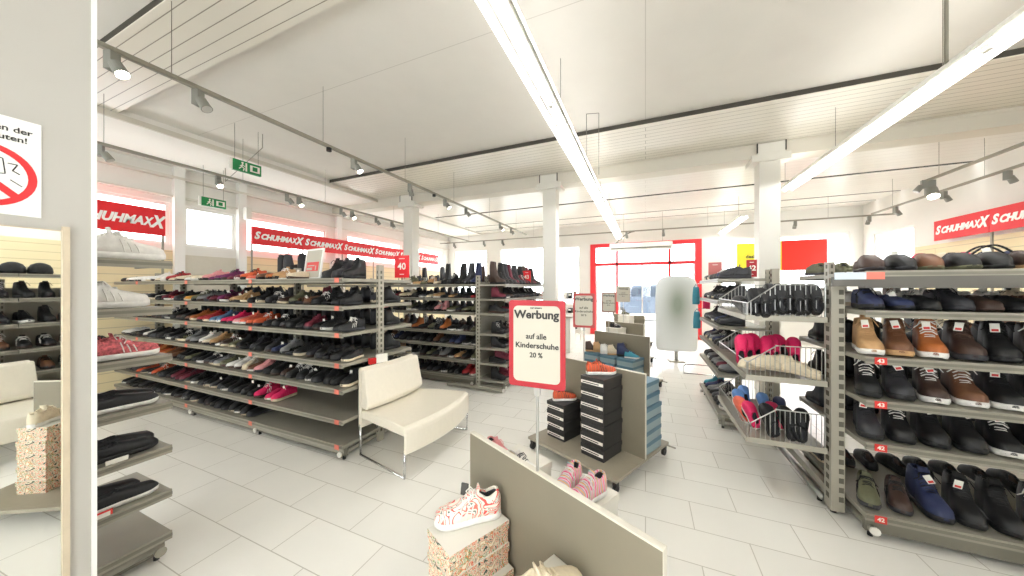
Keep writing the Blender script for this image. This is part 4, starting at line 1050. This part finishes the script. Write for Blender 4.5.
spot((T3, 6.75, 3.2), 'spotlight at the end of the upper right track', (-.3, -1), True, s=1.3); spot((T3 - .12, 6.65, 3.19), 'second spotlight at the end of the upper right track', (-1, .2), False)
track((-6.9, 9.6, 3.2), (5.1, 9.6, 3.2), 'lighting track running across in front of the back wall', (.1, .3, .5, .7, .9))
for i, x in enumerate((-6.3, -5.1, -4.4, -2.9, -.5, .45, 2.75, 3.3, 4.6)):
    spot((x, 9.6, 3.2), 'spotlight on the back wall track, %s from the left' % ordn(i + 1), (.1, 1), i in (1, 3, 5, 8))
track((4.55, 3.2, 3.2), (4.55, 9.4, 3.2), 'lighting track along the right wall', (.3, .6, .9))
for i, y in enumerate((5.6, 6.6, 7.6, 8.7)): spot((4.55, y, 3.2), 'spotlight on the right wall track, %s from the camera' % ordn(i + 1), (1, .3), i % 2 == 0)
# cable trays / rails in the ceiling frame for the exit signs
fr = thing('sign_rail', 'thin bent rail hanging over the left aisle beside the exit signs', 'rail', (0, 0, 0))
MB().path([(-6.9, 3.2, 3.74), (-6.9, 3.2, 3.50), (-5.18, 2.85, 3.66), (-5.18, 2.85, 3.86)], .006, 5).build('rail', metal, fr)
def exit_sign(loc, lab, rz, up):
    r = thing('exit_sign', lab, 'sign', loc, rz, 'green emergency exit signs')
    MB().box(-.17, .17, -.02, .02, 0, .15).build('board', green, r); MB().box(-.2, -.172, -.02, .02, .0, .15).build('end_cap', capw, r)
    mb = MB(); y = -.0215
    M = Matrix.Translation((-.07, y, .075))
    mb.ico((-.06, y, .12), .014, 1, .1, 1); mb.path([(-.06, y, .105), (-.07, y, .065), (-.04, y, .05), (-.05, y, .015)], .007, 5); mb.path([(-.07, y, .065), (-.10, y, .03)], .007, 5); mb.path([(-.09, y, .07), (-.06, y, .095), (-.03, y, .075)], .005, 5)
    mb.box(-.025, -.005, y, y + .002, .015, .13); mb.box(.03, .15, y, y + .002, .03, .12)
    mb.build('pictogram', paper, r)
    mb = MB().box(.06, .12, y - .002, y, .045, .105); mb.build('arrow', green, r)
    MB().tube((-.14, 0, .15), (-.14, 0, up), .003, 5).tube((.14, 0, .15), (.14, 0, up), .003, 5).build('hanging_wire', metal_d, r)
    return r
exit_sign((-5.18, 2.65, 3.22), 'upper green emergency exit sign, hanging from the ceiling', R(88), .64)
exit_sign((-7.05, 3.10, 3.03), 'lower green emergency exit sign, above the left window', R(88), .70)
sp_ = MB().box(-.06, .06, -.05, .05, 0, .24).build('wall_speaker', capw, bevel=.008); sp_.location = (-7.5, 3.85, 3.0); tag(sp_, 'white loudspeaker box on the left wall pilaster', 'speaker')
# u-shaped conduits hanging at the second strip
for i, (x, y) in enumerate(((-.42, 3.9), (.0, 3.2))):
    pass
c1 = MB().path([(-.70, 4.12, 3.60), (-.70, 4.12, 3.84), (-.55, 4.16, 3.84), (-.55, 4.16, 3.05)], .004, 5).build('hanging_conduit', metal_d); tag(c1, 'thin bent conduit hanging right of the long tube row', 'conduit')
c2 = MB().tube((2.06, 3.42, 3.27), (2.06, 3.42, ZC), .011, 8).build('suspension_rod', metal_d); tag(c2, 'thick suspension rod above the right tube row', 'rod')
# door curtain heater
r = thing('air_curtain', 'long white air curtain unit hanging before the entrance', 'heater', (-.15, 10.0, 2.72), 0)
MB().box(-.85, .85, -.12, .12, 0, .2).build('housing', refl, r, bevel=.02); MB().box(-.8, .8, -.125, -.12, .03, .07).build('grille', metal_d, r)
MB().path([(-.7 + .05 * i, 0, .2 + .35 * math.sin(PI * i / 22)) for i in range(12)], .02, 8).build('supply_cable', metal_d, r, smooth=True)
MB().tube((-.45, 0, .2), (-.45, 0, 1.08), .005, 5).build('hanging_rod', metal, r)
MB().tube((.6, 0, .2), (.6, 0, 1.08), .005, 5).build('hanging_rod', metal, r)

# ------------------------------------------------------------------ things by the entrance
# soft printed standee with a dark blurred middle
sm_ = bpy.data.materials.new('standee_print'); sm_.use_nodes = True; nt = sm_.node_tree; b = nt.nodes['Principled BSDF']
tc = nt.nodes.new('ShaderNodeTexCoord'); mp = nt.nodes.new('ShaderNodeMapping'); gr = nt.nodes.new('ShaderNodeTexGradient'); gr.gradient_type = 'QUADRATIC_SPHERE'
mp.inputs['Scale'].default_value = (1.7, 0, .85); mp.inputs['Location'].default_value = (0, 0, -1.25 * .85)
nt.links.new(tc.outputs['Object'], mp.inputs[0]); nt.links.new(mp.outputs[0], gr.inputs[0])
cr = nt.nodes.new('ShaderNodeValToRGB'); cr.color_ramp.elements[0].color = S((236, 240, 240)); cr.color_ramp.elements[1].color = S((150, 160, 146)); cr.color_ramp.elements[1].position = .8
nt.links.new(gr.outputs[0], cr.inputs[0]); nt.links.new(cr.outputs[0], b.inputs['Base Color']); b.inputs['Roughness'].default_value = .8
r = thing('standing_display', 'tall pale rounded display with a blurred grey-green middle by the entrance', 'display', (.62, 7.75, 0), R(6))
rings = []
for zz, k_ in ((.24, .9), (.3, .97), (.6, 1), (1.4, 1), (1.68, .96), (1.78, .85), (1.84, .65), (1.86, .4)):
    rings.append([(math.cos(2 * PI * i / 24) * .42 * k_, math.sin(2 * PI * i / 24) * .14 * k_, zz) for i in range(24)])
MB().loft(rings).build('board', sm_, r, smooth=True)
MB().tube((0, 0, .02), (0, 0, .26), .04, 10).build('pole', steel, r); MB().box(-.16, .16, -.12, .12, 0, .02).build('foot_plate', mat('beige_foot', (190, 184, 170), .5), r, bevel=.005)
r = thing('barrier_rail', 'low looped steel floor rail beside the pale standing display', 'rail', (.95, 6.6, 0), R(0))
MB().path([(-.3, 0, .02), (-.3, 0, .16), (-.26, 0, .2), (.75, 0, .2)], .012, 6).path([(-.3, 0, .03), (.75, .02, .03)], .012, 6).build('rail', chrome, r)
# small stands left of the entrance
for i, (x, y, c, lab) in enumerate(((-2.75, 9.2, 'red', 'promotional stand with red goods left of the entrance'), (-2.1, 9.9, 'brown', 'promotional stand with brown goods nearest the entrance door'), (-3.4, 9.4, 'cream', 'pale promotional stand behind the column'))):
    r = thing('promotion_stand', lab, 'stand', (x, y, 0), 0, 'promotional stands by the entrance')
    for k, z in enumerate((.3, .8, 1.25)):
        MB().box(-.3, .3, -.2, .2, z, z + .02).build('shelf', capw, r)
    for sx in (-.29, .27):
        MB().box(sx, sx + .02, -.2, -.18, 0, 1.6).box(sx, sx + .02, .18, .2, 0, 1.6).build('post', capw, r)
    for k, z in enumerate((.32, .82, 1.27)):
        for q in range(4):
            cc_ = random.choice([c, c, 'white', 'black', 'olive']); bx = thing('goods_box', '%s carton on the %s shelf of %s, %s from left' % (cc_, ('lowest', 'middle', 'top')[k], ('the red stand', 'the door stand', 'the pale stand')[i], ordn(q + 1)), 'box', (x - .21 + q * .14, y - .05, z + .001), R(random.uniform(-8, 8)), 'cartons on the promotional stands')
            h_ = random.uniform(.14, .24); MB().box(-.05, .05, -.08, .08, 0, h_).build('box_body', cm(cc_), bx); MB().box(-.045, .045, -.0815, -.08, h_ * .5, h_ * .8).build('end_label', paper, bx)
r = thing('counter', 'low white counter left of the central aisle by the entrance', 'counter', (-2.3, 8.0, 0), 0)
MB().box(-.6, .6, -.3, .3, 0, .86).build('body', capw, r, bevel=.01); MB().box(-.64, .64, -.34, .34, .86, .9).build('counter_top', platem, r, bevel=.004); MB().box(-.55, -.02, -.305, -.30, .1, .8).box(.02, .55, -.305, -.30, .1, .8).build('door', refl, r)
r = thing('monitor', 'small dark screen standing on the white counter', 'monitor', (-2.3, 8.0, .901), R(20)); MB().box(-.2, .2, -.015, .015, .1, .36).build('screen', blackp, r); MB().box(-.02, .02, -.01, .01, 0, .1).box(-.1, .1, -.07, .07, 0, .012).build('foot', blackp, r)

# ------------------------------------------------------------------ car outside
r = thing('car', 'silver blue van parked outside the entrance', 'car', (.2, 17.5, 0), 0)
body = mat('car_paint', (84, 98, 114), .4, .1); gl = mat('car_glass', (48, 62, 76), .15); tyre = mat('tyre', (52, 52, 54), .8)
side = [(-2.2, .35), (-2.3, .8), (-2.15, 1.05), (-1.45, 1.15), (-.75, 1.75), (1.9, 1.8), (2.2, 1.2), (2.28, .7), (2.2, .35)]
M = Matrix.Rotation(R(90), 4, 'X')
MB().prism(side, -.85, .85, 0, M).build('body', body, r, bevel=.05)
for pts in ([(-1.2, 1.18), (-.7, 1.62), (-.1, 1.65), (-.1, 1.18)], [(0, 1.18), (0, 1.66), (.95, 1.66), (.95, 1.18)], [(1.05, 1.18), (1.05, 1.66), (1.8, 1.64), (1.98, 1.2)]):
    MB().prism(pts, .85, .86, 0, M).build('window', gl, r)
for x in (-1.4, 1.45):
    wl = MB().tube((x, -.87, .33), (x, -.65, .33), .33, 24).build('wheel', tyre, r); MB().tube((x, -.88, .33), (x, -.87, .33), .19, 16).build('hub', steel, wl)
    MB().tube((x, .65, .33), (x, .87, .33), .33, 24).build('wheel', tyre, r)
MB().box(-.12, .0, -.875, -.86, .95, .98).box(.85, .97, -.875, -.86, .95, .98).build('door_handle', blackp, r)
MB().box(-2.28, -2.15, -.7, -.4, .75, .9).build('headlight', lens_off, r)
